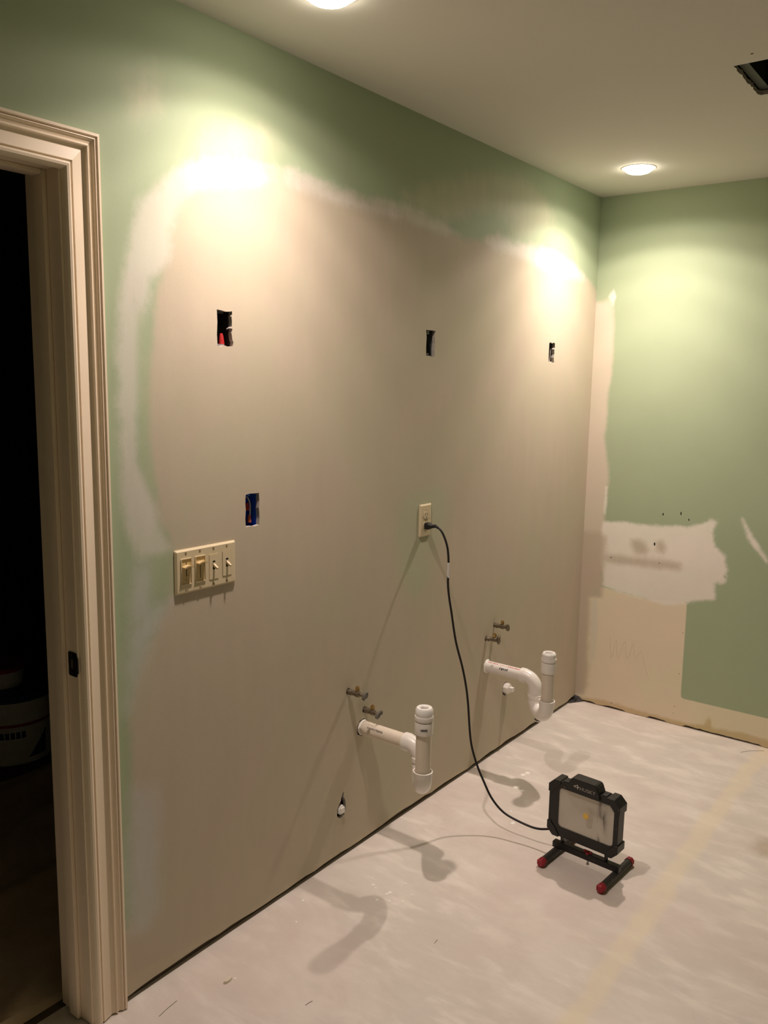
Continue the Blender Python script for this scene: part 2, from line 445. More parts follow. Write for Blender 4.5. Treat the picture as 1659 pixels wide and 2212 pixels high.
def wavy_bottom(y0, y1, z, amp, step=0.045):
    out = []; n = max(2, int(abs(y1-y0)/step))
    for i in range(n+1):
        t = i/n; y = y0+(y1-y0)*t
        out.append((y, z+amp*math.sin(y*7.3)*0.5+random.uniform(-amp, amp)*0.6))
    return out

HOLE1 = [(-2.364,1.752),(-2.348,1.751),(-2.335,1.7485),(-2.322,1.7495),(-2.312,1.751),(-2.3115,1.743),(-2.314,1.738),(-2.3125,1.725),(-2.313,1.712),(-2.317,1.708),(-2.311,1.706),(-2.314,1.695),(-2.312,1.68),(-2.308,1.672),(-2.310,1.662),(-2.325,1.660),(-2.340,1.663),(-2.352,1.660),(-2.363,1.6605),(-2.3645,1.69),(-2.3625,1.72)]
HOLE2 = [(-1.4175,1.757),(-1.40,1.7555),(-1.38,1.757),(-1.359,1.7555),(-1.362,1.735),(-1.359,1.715),(-1.363,1.69),(-1.361,1.668),(-1.374,1.6655),(-1.39,1.669),(-1.403,1.667),(-1.414,1.670),(-1.4155,1.70),(-1.4135,1.73)]
HOLE3 = [(-0.472,1.757),(-0.456,1.759),(-0.444,1.755),(-0.431,1.759),(-0.417,1.757),(-0.4155,1.738),(-0.421,1.731),(-0.418,1.712),(-0.423,1.695),(-0.417,1.674),(-0.43,1.671),(-0.445,1.677),(-0.459,1.674),(-0.4715,1.677),(-0.4725,1.71)]
HOLEB = [(-2.269,1.2665),(-2.255,1.2685),(-2.235,1.2675),(-2.219,1.2675),(-2.2175,1.245),(-2.2195,1.225),(-2.217,1.20),(-2.2185,1.1775),(-2.235,1.1755),(-2.25,1.1775),(-2.2695,1.1775),(-2.271,1.20),(-2.269,1.225),(-2.2705,1.245)]
CAPA, CAPB = (-1.847, 0.172), (-0.742, 0.275)
HCAPA = [(CAPA[0]+.006,CAPA[1]+.058),(CAPA[0]+.013,CAPA[1]+.060),(CAPA[0]+.009,CAPA[1]+.044),(CAPA[0]+.018,CAPA[1]+.030),(CAPA[0]+.022,CAPA[1]+.014),(CAPA[0]+.023,CAPA[1]-.006),(CAPA[0]+.014,CAPA[1]-.022),(CAPA[0]-.002,CAPA[1]-.027),(CAPA[0]-.016,CAPA[1]-.024),(CAPA[0]-.023,CAPA[1]-.012),(CAPA[0]-.024,CAPA[1]+.008),(CAPA[0]-.015,CAPA[1]+.022),(CAPA[0]-.004,CAPA[1]+.032),(CAPA[0]-.001,CAPA[1]+.046)]
HCAPB = [(CAPB[0]+x,CAPB[1]+z) for x, z in [(.024,.006),(.019,.019),(.006,.026),(-.008,.026),(-.020,.018),(-.026,.004),(-.026,-.012),(-.020,-.026),(-.008,-.030),(-.002,-.040),(.004,-.030),(.016,-.020),(.024,-.008)]]
ARMA, ARMB = (-1.741, 0.426), (-0.911, 0.418)
VALVES = [(-1.820, 0.576), (-1.732, 0.486), (-0.861, 0.584), (-0.927, 0.541)]
HOLES_L = [HOLE1, HOLE2, HOLE3, HOLEB, HCAPA, HCAPB, circ(*ARMA, 0.0300, 18, 0.0025), circ(*ARMB, 0.026, 18, 0.0012)] + \
          [circ(y, z, 0.0105, 12, 0.0015) for y, z in VALVES]

out_l = wavy_bottom(-2.745, 0.0, 0.0195, 0.0060) + [(0.0, H), (YF, H), (YF, 0.012), (DOOR1-0.05, 0.012), (DOOR1-0.05, DHEAD+0.05), (-2.745, DHEAD+0.05)]
M_wall_l = wall_material('patched_green_wall', [
    ('smear_glow', (0.60, 0.57, 0.42), 0.04, 0.06, 0.68, 0.4),
    ('mud', TAN, 0.022, 0.045, 1.0, 0.0),
    ('green_show', (0.46, 0.49, 0.34), 0.05, 0.06, 0.55, 0.3),
    ('white', WHITE, 0.020, 0.040, 0.85, 0.25),
    ('white_low', (0.58, 0.57, 0.53), 0.035, 0.05, 0.8, 0.2),
    ('green_strip', (0.42, 0.47, 0.30), 0.014, 0.03, 0.7, 0.3),
    ('base', (0.60, 0.50, 0.36), 0.010, 0.015, 0.5, 0.0)])
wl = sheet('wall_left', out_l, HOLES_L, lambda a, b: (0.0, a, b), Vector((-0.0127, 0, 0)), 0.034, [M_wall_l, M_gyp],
           {'mud': [MUD], 'white': WH, 'white_low': WH2, 'smear_glow': SMEAR_GLOW, 'green_show': GRN, 'green_strip': GRN2, 'base': BASEL},
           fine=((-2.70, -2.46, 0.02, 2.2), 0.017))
struct(wl, 'left wall of green paint skim-coated with tan joint compound')

# back wall (x, z)
STRIP = [(-0.1,1.973),(0.040,1.965),(0.060,1.985),(0.085,1.985),(0.094,1.863),(0.1,1.649),(0.083,1.519),(0.09,1.432),(0.079,1.343),(0.094,1.255),(0.109,1.19),(0.109,1.078),(0.102,0.965),(0.1,0.759),(0.107,0.551),(0.045,0.541),(0.045,0.036),(-0.1,0.018)]
STRIPW = [[(0.058,1.97),(0.056,2.008),(0.075,2.018),(0.097,2.027),(0.096,1.968),(0.076,1.931)],
          [(0.109,1.19),(0.116,1.13),(0.109,1.078),(0.108,0.96),(0.092,0.97),(0.098,1.08),(0.096,1.16)]]
PATCH = [[(0.1,0.923),(0.194,0.939),(0.318,0.933),(0.509,0.949),(0.559,0.972),(0.589,0.979),(0.598,0.993),(0.627,0.988),(0.613,0.936),(0.623,0.874),(0.676,0.839),(0.687,0.766),(0.668,0.728),(0.638,0.701),(0.647,0.634),(0.575,0.613),(0.524,0.593),(0.43,0.566),(0.341,0.575),(0.204,0.591),(0.109,0.61),(0.094,0.781)],
         [(0.725,1.017),(0.736,1.019),(0.772,0.955),(0.811,0.898),(0.851,0.842),(0.853,0.818),(0.805,0.877),(0.76,0.933)],
         [(0.645,0.735),(0.69,0.745),(0.685,0.72),(0.655,0.705)]]
STREAK = [[(-0.1,0.75),(0.123,0.771),(0.284,0.773),(0.415,0.78),(0.484,0.773),(0.478,0.741),(0.418,0.737),(0.264,0.732),(0.125,0.73),(-0.1,0.679)],
          [(0.242,0.855),(0.278,0.864),(0.313,0.844),(0.33,0.813),(0.316,0.789),(0.265,0.79),(0.245,0.819)],
          [(0.362,0.861),(0.388,0.869),(0.407,0.841),(0.396,0.811),(0.365,0.813)],
          [(-0.1,0.87),(0.07,0.87),(0.118,0.853),(0.119,0.761),(0.112,0.552),(0.053,0.542),(0.066,0.09),(0.049,0.047),(-0.1,0.048)]]
LOWER = [[(-0.1,0.57),(0.109,0.603),(0.341,0.58),(0.522,0.6),(0.525,0.136),(3.0,0.136),(3.0,-0.1),(-0.1,-0.1)]]
CORNERW = [[(0.06,0.531),(0.094,0.537),(0.098,0.385),(0.094,0.241),(0.073,0.188)]]
STAIN = [[(0.033,0.019),(0.143,0.031),(0.378,0.024),(0.597,0.022),(0.642,0.035),(0.656,0.079),(0.671,0.067),(0.67,0.029),(0.801,0.042),(0.917,0.035),(1.031,0.035),(3,0.035),(3,-0.058),(0.025,-0.067)]]
M_wall_b = wall_material('patched_green_end_wall', [
    ('lower', (0.80, 0.68, 0.52), 0.0025, 0.002, 1.0, 0.0),
    ('strip', (0.64, 0.55, 0.45), 0.014, 0.022, 1.0, 0.0),
    ('patch', (0.86, 0.79, 0.71), 0.012, 0.034, 0.97, 0.16),
    ('stripw', (0.76, 0.72, 0.62), 0.006, 0.014, 0.9, 0.0),
    ('streak', (0.50, 0.41, 0.31), 0.020, 0.030, 0.75, 0.3),
    ('cornerw', (0.68, 0.62, 0.55), 0.015, 0.02, 0.7, 0.2),
    ('stain', (0.56, 0.40, 0.18), 0.010, 0.022, 0.75, 0.4)])
marks = [(0.384,0.993,.0035,.007), (0.466,1.004,.003,.009), (0.503,0.98,.003,.006), (0.354,0.849,.004,.008), (0.382,0.762,.0025,.0022), (0.147,0.756,.005,.002), (0.513,0.45,.002,.002), (0.51,0.252,.002,.002), (0.5,0.09,.002,.002), (0.497,0.055,.002,.002), (0.193,0.03,.004,.002)]
holes_b = [[(x+rx*(1+.25*random.uniform(-1, 1))*math.cos(2*PI*i/7), z+rz*(1+.25*random.uniform(-1, 1))*math.sin(2*PI*i/7)) for i in range(7)] for x, z, rx, rz in marks]
out_b = [(x, max(0.0012, (0.0085 if (0.04 < x < 0.1 or 0.16 < x < 0.26 or 0.37 < x < 0.46 or 0.55 < x < 0.89) else 0.002)+random.uniform(-0.0015, 0.0022))) for x in np.arange(0.03, XR, 0.017)]
out_b = [(0.0, 0.020), (0.018, 0.017)] + [(float(a), float(b)) for a, b in out_b] + [(XR, 0.002), (XR, H), (0.0, H)]
wb = sheet('wall_back', out_b, holes_b, lambda a, b: (a, 0.0, b), Vector((0, 0.0127, 0)), 0.034, [M_wall_b, M_gyp],
           {'lower': LOWER, 'strip': [STRIP], 'patch': PATCH, 'stripw': STRIPW, 'streak': STREAK, 'cornerw': CORNERW, 'stain': STAIN},
           fine=((0.005, 1.0, 0.03, 1.1), 0.014))
struct(wb, 'green end wall with white compound patch and bare tan strip below')
M_plain = wall_material('green_wall_paint', [])
struct(bx('wall_right', (XR, YF, 0), (XR+0.02, 0.02, H), M_plain))
struct(bx('wall_front', (-0.02, YF-0.02, 0), (XR+0.02, YF, H), M_plain))
struct(bx('trim_1', (-0.10, -2.76, 0.0005), (-0.0135, 0.0, 0.038), M_wood))
struct(bx('trim_2', (-0.012, 0.0135, 0.0005), (XR, 0.10, 0.038), M_wood))
# back of the cavity so no light leaks through the cut-outs
struct(bx('wall_cavity_left', (-0.113, -2.76, 0.04), (-0.100, 0.0, H), M_dark))
struct(bx('wall_cavity_back', (-0.012, 0.10, 0.0), (XR, 0.113, H), M_dark))
# ceiling with cut-outs
VENT = [(0.938,-1.345)] + [(0.938+random.uniform(-.003,.003), -1.345+0.0135*i) for i in range(1, 21)] + [(0.943,-1.062)] + [(0.943+0.3*i/8, -1.062+random.uniform(-.003,.003)) for i in range(1, 8)] + [(1.245,-1.062),(1.243,-1.348)]
holes_c = [VENT] + [circ(x, y, 0.064, 32) for x, y in CANS+CANS_BEHIND] + [circ(1.0008,-1.4078, 0.004, 7, .0015)]
wc = sheet('ceiling', [(0, YF), (XR, YF), (XR, 0), (0, 0)], holes_c, lambda a, b: (a, b, H), Vector((0, 0, 0.0127)), 0.12, [M_ceil, M_gyp])
struct(wc, 'white painted ceiling with recessed lights and a cut vent opening')
struct(bx('ceiling_void', (-0.12, YF, H+0.40), (XR, 0.12, H+0.42), M_dark), 'dark space above the ceiling')
# floor
JX = 0.918
def joint(p):
    return 0.030 - np.abs(p[:, 0]-(JX+0.012*np.sin(p[:, 1]*2.1)))
def stains(p):
    return np.maximum(0.05-np.hypot(p[:, 0]-1.115, (p[:, 1]+0.88)*0.8), 0.03-np.hypot(p[:, 0]-1.09, (p[:, 1]+0.55)*0.8))
fl = sheet('floor', [(-0.115, YF), (XR, YF), (XR, 0.02), (-0.115, 0.02)], [], lambda a, b: (a, b, 0.0), Vector((0, 0, -0.02)), 0.05, [floor_material()], {'joint': joint, 'stain': stains}, fine=((0.84, 1.0, YF+0.1, -0.02), 0.018))
struct(fl, 'pinkish skim-coated floor boards with a yellowish taped joint')
# torn flap of paper at the corner
bm = bmesh.new()
vs = [bm.verts.new(q) for q in [(0.0, -0.075, 0.001), (0.001, -0.004, 0.026), (0.028, -0.002, 0.020), (0.048, -0.003, 0.0015), (0.020, -0.045, 0.0012)]]
for t in ((0, 1, 4), (1, 2, 4), (2, 3, 4)): bm.faces.new([vs[i] for i in t])
bmesh.ops.solidify(bm, geom=bm.faces[:], thickness=0.0006)
tag(obj('felt_scrap', bm, mat('grey_felt_paper', (0.16, 0.155, 0.15), 0.9)), 'dark grey scrap of torn paper in the floor corner between the walls', 'paper scrap')

# hall beyond the doorway
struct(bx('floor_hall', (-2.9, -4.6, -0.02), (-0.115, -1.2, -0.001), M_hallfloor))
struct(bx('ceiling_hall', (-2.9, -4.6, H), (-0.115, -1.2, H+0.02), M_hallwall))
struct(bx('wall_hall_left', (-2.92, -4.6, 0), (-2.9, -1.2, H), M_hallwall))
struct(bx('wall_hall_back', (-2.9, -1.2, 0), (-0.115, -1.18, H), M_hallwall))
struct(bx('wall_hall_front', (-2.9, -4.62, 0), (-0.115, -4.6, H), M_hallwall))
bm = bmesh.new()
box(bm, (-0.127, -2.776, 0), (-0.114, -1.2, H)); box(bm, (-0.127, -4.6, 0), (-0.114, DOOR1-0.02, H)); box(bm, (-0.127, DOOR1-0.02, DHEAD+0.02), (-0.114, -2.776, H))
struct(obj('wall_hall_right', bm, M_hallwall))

# ------------------------------------------------------------------ door frame
door = bpy.data.objects.new('door_1', None); C.objects.link(door); door.location = (0, -3.2, 0)
struct(door, 'cream moulded door frame around the dark opening'); OFF = Vector((0, 3.2, 0))
PROF = [(0,0),(0,.017),(.0015,.0192),(.0065,.0195),(.0080,.0180),(.0088,.0135),(.0100,.0135),(.0108,.0172),(.0128,.0176),(.0145,.0160),(.0170,.0125),(.0230,.0105),(.0255,.0105),(.0262,.0140),(.0282,.0148),(.0300,.0140),(.0310,.0095),(.0345,.0075),(.0385,.0060),(.0400,.0070),(.0655,.0135),(.0668,.0105),(.0690,.0100),(.0702,.0135),(.0740,.0150),(.0790,.0140),(.0830,.0105),(.0860,.0040),(.0860,0)]
def casing(name, start, end):
    """start/end: functions u -> (y,z) ; sweep PROF between"""
    bm = bmesh.new()
    A = [bm.verts.new(Vector((d, *start(u)))+OFF) for u, d in PROF]; B = [bm.verts.new(Vector((d, *end(u)))+OFF) for u, d in PROF]
    for i in range(len(PROF)-1): bm.faces.new((A[i], A[i+1], B[i+1], B[i]))
    bm.faces.new(A); bm.faces.new(B[::-1])
    return obj(name, bm, M_trim, door)
CY0, CZ0, CY1 = -2.706, 2.092, -3.691
casing('casing', lambda u: (CY0-u, 0.004), lambda u: (CY0-u, CZ0-u))
casing('casing', lambda u: (CY0-u, CZ0-u), lambda u: (CY1+u, CZ0-u))
casing('casing', lambda u: (CY1+u, CZ0-u), lambda u: (CY1+u, 0.004))
def dbox(name, lo, hi, m, bev=0.0, parent=None):
    o = bx(name, tuple(Vector(lo)+OFF), tuple(Vector(hi)+OFF), m, parent or door, bev); return o
jb = dbox('jamb', (-0.127, DOOR0, 0.003), (0.0, DOOR0+0.02, DHEAD+0.02), M_trim, 0.001)
dbox('jamb', (-0.127, DOOR1-0.02, 0.003), (0.0, DOOR1, DHEAD+0.02), M_trim, 0.001)
dbox('head_jamb', (-0.127, DOOR1, DHEAD), (0.0, DOOR0, DHEAD+0.02), M_trim, 0.001)
dbox('door_stop', (-0.080, DOOR0-0.011, 0.004), (-0.044, DOOR0-0.0002, DHEAD-0.0002), M_trim, 0.003)
dbox('door_stop', (-0.080, DOOR1+0.0002, 0.004), (-0.044, DOOR1+0.011, DHEAD-0.0002), M_trim, 0.003)
dbox('door_stop', (-0.080, DOOR1+0.0112, DHEAD-0.011), (-0.044, DOOR0-0.0112, DHEAD-0.0002), M_trim, 0.003)
bm = bmesh.new()
zc = 0.923
ringprism(bm, rrect(-0.018, zc, 0.032, 0.057, 0.004, 4), rrect(-0.021, zc, 0.012, 0.024, 0.002, 4), DOOR0-0.0022+3.2, DOOR0-0.0001+3.2)
pl = obj('strike_plate', bm, mat('oil_rubbed_bronze', (0.012, 0.010, 0.009), 0.35, 0.6), door, True)
pl['label'] = 'black metal strike plate'
bm = bmesh.new(); prism(bm, rrect(-0.001, zc, 0.012, 0.040, 0.004, 4), DOOR0-0.0035+3.2, DOOR0-0.0012+3.2)
obj('strike_lip', bm, M_cord, pl)
bm = bmesh.new(); prism(bm, rrect(-0.021, zc, 0.012, 0.024, 0.002, 4), DOOR0-0.0008+3.2, DOOR0-0.0002+3.2)
obj('latch_hole', bm, M_wood, pl)
for dz in (-0.021, 0.021):
    bm = bmesh.new(); lathe(bm, [(0.0, -0.0032), (0.003, -0.003), (0.0036, -0.002)], (-0.021, DOOR0+3.2, zc+dz), 'y', 10); obj('screw', bm, M_cord, pl, True)

# drop cloth, pail and tub in the hall
bm = bmesh.new(); NX, NY = 90, 70
def clothz(x, y):
    u = (x*0.93+y*0.38)
    z = 0.006 + 0.012*math.exp(-((u+1.52+0.1*math.sin(y*4))/0.03)**2) + 0.016*math.exp(-((u+1.78+0.05*math.sin(y*5+1))/0.035)**2) + 0.018*math.exp(-((u+1.30+0.07*math.sin(y*3+2))/0.03)**2) + 0.018*math.exp(-((u+2.05+0.05*math.sin(y*4))/0.04)**2)
    return z + 0.004*math.sin(x*23+y*9)*math.sin(y*17) + 0.004
grid = [[bm.verts.new((-1.37+1.23*i/NX, -3.5+1.55*j/NY, clothz(-1.37+1.23*i/NX, -3.5+1.55*j/NY) if 0 < i < NX and 0 < j < NY else 0.001)) for j in range(NY+1)] for i in range(NX+1)]
for i in range(NX):
    for j in range(NY): bm.faces.new((grid[i][j], grid[i+1][j], grid[i+1][j+1], grid[i][j+1]))
dc = obj('drop_cloth', bm, M_cloth, None, True); tag(dc, 'rumpled brown drop cloth on the dark floor beyond the doorway', 'drop cloth')
PX, PY = -1.60, -2.09
pail = thing('paint_pail', 'white lidded pail with navy lid and red band in the dark hall', 'pail', (PX, PY, 0.0))
bm = bmesh.new(); lathe(bm, [(0.0, 0), (0.148, 0), (0.152, 0.004), (0.165, 0.285), (0.160, 0.285)], seg=40); obj('body', bm, M_pail, pail, True)
bm = bmesh.new(); lathe(bm, [(0.164, 0.272), (0.174, 0.274), (0.174, 0.300), (0.160, 0.304), (0.0, 0.302)], seg=40); obj('lid', bm, M_navy, pail, True)
bm = bmesh.new(); lathe(bm, [(0.1606, 0.168), (0.1622, 0.168), (0.1628, 0.180), (0.1612, 0.180)], seg=40, closed=True); obj('label_band', bm, M_bandred, pail)
def wrapquad(bm, a0, a1, z0, z1, R, n=6, tri=False):
    prev = None
    for i in range(n+1):
        a = a0+(a1-a0)*i/n; t = i/n
        lo = bm.verts.new((R(z0)*math.cos(a), R(z0)*math.sin(a), z0)); zt = z0+(z1-z0)*(t if tri else 1)
        if tri and i == 0: zt = z0+0.002
        hi = bm.verts.new((R(zt)*math.cos(a), R(zt)*math.sin(a), zt))
        if prev: bm.faces.new((prev[0], lo, hi, prev[1]))
        prev = (lo, hi)
RP = lambda z: 0.1535+0.013*z/0.285
da = math.atan2(-3.8565-PY, 1.6642-PX)
bm = bmesh.new()
for i in range(5): wrapquad(bm, da-0.35+0.13*i, da-0.25+0.13*i, 0.118, 0.146, RP, 3)
obj('label_lettering', bm, M_navy, pail)
bm = bmesh.new(); wrapquad(bm, da+0.35, da+0.85, 0.028, 0.135, RP, 8, True); obj('label_print', bm, M_navy, pail)
tub = thing('plastic_tub', 'small cream tub with red rim standing on the pail lid', 'tub', (PX-0.03, PY-0.03, 0.3045))
bm = bmesh.new(); lathe(bm, [(0.0, 0), (0.085, 0), (0.095, 0.075), (0.092, 0.075)], seg=32); obj('body', bm, M_pail, tub, True)
bm = bmesh.new(); lathe(bm, [(0.094, 0.066), (0.100, 0.068), (0.100, 0.085), (0.0, 0.087)], seg=32); obj('lid', bm, M_bandred, tub, True)

# ------------------------------------------------------------------ ceiling lights and vent
def downlight(x, y, power, label, group='recessed ceiling downlights'):
    t = thing('recessed_light', label, 'ceiling light', (x, y, H), 0, group)
    bm = bmesh.new(); lathe(bm, [(0.0625, 0.11), (0.0625, -0.001), (0.0605, -0.001), (0.0605, 0.108)], seg=36, closed=True); obj('can', bm, M_whitetrim, t, True)
    bm = bmesh.new(); lathe(bm, [(0.0600, 0.0), (0.0600, -0.0012), (0.0650, -0.0020), (0.0680, -0.0012), (0.0685, -0.0003)], seg=40, closed=True); obj('trim_ring', bm, M_whitetrim, t, True)
    bm = bmesh.new(); lathe(bm, [(0.018, 0.10), (0.018, 0.065), (0.035, 0.040), (0.050, 0.018)], seg=32); obj('bulb_neck', bm, M_whitetrim, t, True)
    bm = bmesh.new(); lathe(bm, [(0.0505, 0.018), (0.0545, 0.009), (0.0552, 0.000), (0.0540, -0.006), (0.0500, -0.0115), (0.0430, -0.0160), (0.0340, -0.0190), (0.0230, -0.0208), (0.0120, -0.0217), (0.0, -0.0220)], seg=32); obj('bulb', bm, M_bulb, t, True)
    ld = bpy.data.lights.new('lamp', 'SPOT'); lo = bpy.data.objects.new('lamp', ld); C.objects.link(lo); lo.parent = t
    lo.location = (0, 0, -0.037); ld.energy = power; ld.color = LAMP_COLOR
    ld.spot_size = math.radians(164); ld.spot_blend = 0.12; ld.shadow_soft_size = 0.032
    # flood-bulb beam: intensity against the angle from straight down
    ld.use_nodes = True; nt = ld.node_tree; em = nt.nodes['Emission']
    sx = nt.nodes.new('ShaderNodeSeparateXYZ'); nt.links.new(nt.nodes.new('ShaderNodeTexCoord').outputs['Normal'], sx.inputs[0])
    ang = mth(nt, 'DIVIDE', mth(nt, 'ARCCOSINE', mth(nt, 'ABSOLUTE', sx.outputs[2])), PI/2)
    rp = nt.nodes.new('ShaderNodeValToRGB'); rp.color_ramp.interpolation = 'B_SPLINE' if False else 'EASE'
    el = rp.color_ramp.elements; el[0].position = 0.0; el[0].color = (1, 1, 1, 1); el[1].position = 0.90; el[1].color = (0, 0, 0, 1)
    for dg_, v_ in ((15, 0.97), (25, 0.85), (35, 0.64), (47, 0.43), (58, 0.25), (68, 0.07)):
        e_ = el.new(dg_/90.0); e_.color = (v_, v_, v_, 1)
    nt.links.new(ang, rp.inputs[0]); nt.links.new(rp.outputs[0], em.inputs['Strength'])
    return t
downlight(*CANS[0], LAMP_POWER[0], 'lit recessed ceiling light cut off by the top of the picture')
downlight(*CANS[1], LAMP_POWER[1], 'lit recessed ceiling light near the corner of the two green walls')
for c in CANS_BEHIND: downlight(*c, LAMP_POWER[0], 'recessed ceiling light behind the viewer, outside the picture')
vent = thing('vent_duct', 'black metal duct seen through the square hole cut in the ceiling', 'vent duct', (1.09, -1.204, H+0.0127))
def V_(lo, hi, nm, m=M_duct): return bx(nm, lo, hi, m, vent)
V_((-0.135, -0.130, 0.004), (-0.131, 0.130, 0.24), 'side_panel'); V_((0.131, -0.130, 0.004), (0.135, 0.130, 0.24), 'side_panel')
V_((-0.131, 0.126, 0.004), (0.131, 0.130, 0.24), 'side_panel'); V_((-0.131, -0.130, 0.004), (0.131, -0.126, 0.24), 'side_panel')
V_((-0.131, -0.126, 0.236), (0.131, 0.126, 0.24), 'top_panel', M_dark)
fm = mat('duct_flange', (0.10, 0.105, 0.092), 0.6, 0.3, var=0.3, scale=50)
V_((-0.150, -0.145, 0.002), (-0.124, 0.145, 0.005), 'flange', fm); V_((0.118, -0.145, 0.002), (0.150, 0.145, 0.005), 'flange', fm)
V_((-0.118, 0.115, 0.002), (0.118, 0.145, 0.005), 'flange', fm)
V_((-0.05, -0.12, 0.10), (-0.035, 0.12, 0.15), 'damper_blade', fm)

# ------------------------------------------------------------------ plumbing
def marks_on_x(bm, x0, x1, zc_, r, a0, n, hgt, rnd=0.4):
    """print marks on a pipe that runs along x, axis at (y=0,z=0); a0 angle around the pipe (0 = up, + towards -y)"""
    x = x0
    for i in range(n):
        wd = (x1-x0)/n*random.uniform(0.45, 0.85)
        h0 = -hgt/2*random.uniform(0.6, 1); h1 = hgt/2*random.uniform(0.6, 1)
        q = []
        for (xx, s) in ((x, h0), (x+wd, h0), (x+wd, h1), (x, h1)):
            a = a0+s/r
            q.append(bm.verts.new((xx, -math.sin(a)*(r+0.0004), math.cos(a)*(r+0.0004))))
        bm.faces.new(q)
        x += (x1-x0)/n
def trap(name_label, y, z, riser, zcen, top, pipe_m, kind, ex=0.225):
    t = thing('drain_trap', name_label, 'drain pipe', (0, y, z), 0, 'sink drain traps')
    rp = 0.0238
    bm = bmesh.new(); sweep(bm, [(-0.09, 0, 0), (0.0, 0, 0), (ex-0.053, 0, 0)], rp, 32); arm = obj('trap_arm', bm, pipe_m, t, True)
    # crumbled plaster collar at the wall
    bm = bmesh.new(); lathe(bm, [(0.0242, 0.0), ((0.0262 if kind == 'A' else 0.0295), 0.0005), ((0.0260 if kind == 'A' else 0.0275), 0.004), (0.0246, 0.010 if kind == 'A' else 0.006)], axis='x', seg=22, closed=True)
    for v in bm.verts: v.co += Vector((random.uniform(-.001, .001), random.uniform(-.0012, .0012), random.uniform(-.0012, .0012)))
    obj('plaster_collar', bm, M_drip, t, True)
    # elbow: socket, bend, down leg
    bm = bmesh.new()
    p = [(ex-0.065, 0, 0), (ex-0.0645, 0, 0), (ex-0.048, 0, 0)] + arc((ex-0.048, 0, -0.048), (0, 0, 0.048), (0.048, 0, 0), 0.0, PI/2, 10)[1:]
    dz = (zcen-z)
    p += [(ex, 0, dz+0.012)]
    n = len(p); rr = [0.0265, 0.0295, 0.0298] + [0.0275]*(n-4) + [0.0285]
    sweep(bm, p, rr, 32); obj('elbow', bm, M_pvc, t, True)
    bm = bmesh.new(); lathe(bm, [(0.0272, dz+0.012), (0.0312, dz+0.010), (0.0312, dz-0.004), (0.029, dz-0.006)], (ex, 0, 0), 'z', 32); obj('union_ring', bm, M_pvc, t, True)
    # J bend
    e = Vector((ex, 0, dz)); r_ = Vector((riser[0], riser[1]-y, dz)); c = (e+r_)/2; a = (e-r_)/2
    jb_pts = [e+Vector((0, 0, 0.004))] + arc(c, a, (0, 0, -a.length), 0.0, PI, 18) + [r_+Vector((0, 0, 0.004))]
    bm = bmesh.new(); sweep(bm, jb_pts, [0.0285]*len(jb_pts), 32); jb_ = obj('trap_bend', bm, M_pvc, t, True)
    rim = top['rim']-z
    bm = bmesh.new(); lathe(bm, [(0.0285, dz-0.008), (0.0298, dz), (0.0305, rim-0.004), (0.0312, rim), (0.0275, rim+0.0008), (0.0262, rim-0.003), (0.0262, dz)], (r_.x, r_.y, 0), 'z', 36); obj('socket', bm, M_pvc, t, True)
    # cleanout plug below the bend
    bz = dz-a.length-0.0275
    cp = e*0.62+r_*0.38
    bm = bmesh.new(); lathe(bm, [(0.0, bz-0.011), (0.0110, bz-0.011), (0.0130, bz-0.008), (0.0150, bz+0.006)], (cp.x, cp.y, 0), 'z', 20); pg = obj('cleanout_plug', bm, M_pvc, t, True)
    bm = bmesh.new(); lathe(bm, [(0.0130, bz-0.0040), (0.0160, bz-0.0045), (0.0160, bz-0.0015), (0.0135, bz-0.001)], (cp.x, cp.y, 0), 'z', 24, closed=True); obj('gasket', bm, M_cord, pg, True)
    # riser, collar, slip nut
    cb, ct = top['cbot']-z, top['ctop']-z
    bm = bmesh.new(); sweep(bm, [(r_.x, r_.y, dz), (r_.x, r_.y, cb+0.01)], rp, 36); obj('riser_pipe', bm, top['mat'], t, True)
    bm = bmesh.new(); lathe(bm, [(0.0240, cb), (0.0272, cb+0.0005), (0.0278, cb+0.006), (0.0285, ct-0.002), (0.0280, ct), (0.0, ct)], (r_.x, r_.y, 0), 'z', 36); col_ = obj('collar', bm, M_pvc, t, True)
    r0, r1, tp = top['ring0']-z, top['ring1']-z, top['top']-z
    bm = bmesh.new(); lathe(bm, [(0.0255, ct-0.002), (0.0255, r0)], (r_.x, r_.y, 0), 'z', 32); obj('thread', bm, M_pvc, t, True)
    bm = bmesh.new(); lathe(bm, [(0.024, r0), (0.0288, r0), (0.0296, (r0+r1)/2), (0.0288, r1), (0.0245, r1)], (r_.x, r_.y, 0), 'z', 36); obj('flange_ring', bm, M_pvc, t, True)
    hr = top['hole']; R = 0.0272
    bm = bmesh.new(); lathe(bm, [(0.0262, r1-0.001), (R, r1+0.003), (R, tp-0.006), (R-0.004, tp), (hr+0.003, tp), (hr, tp-0.003), (hr, tp-0.03), (0.0, tp-0.03)], (r_.x, r_.y, 0), 'z', 12 if kind == 'B' else 36); obj('slip_nut', bm, M_nylon, t, kind == 'A')
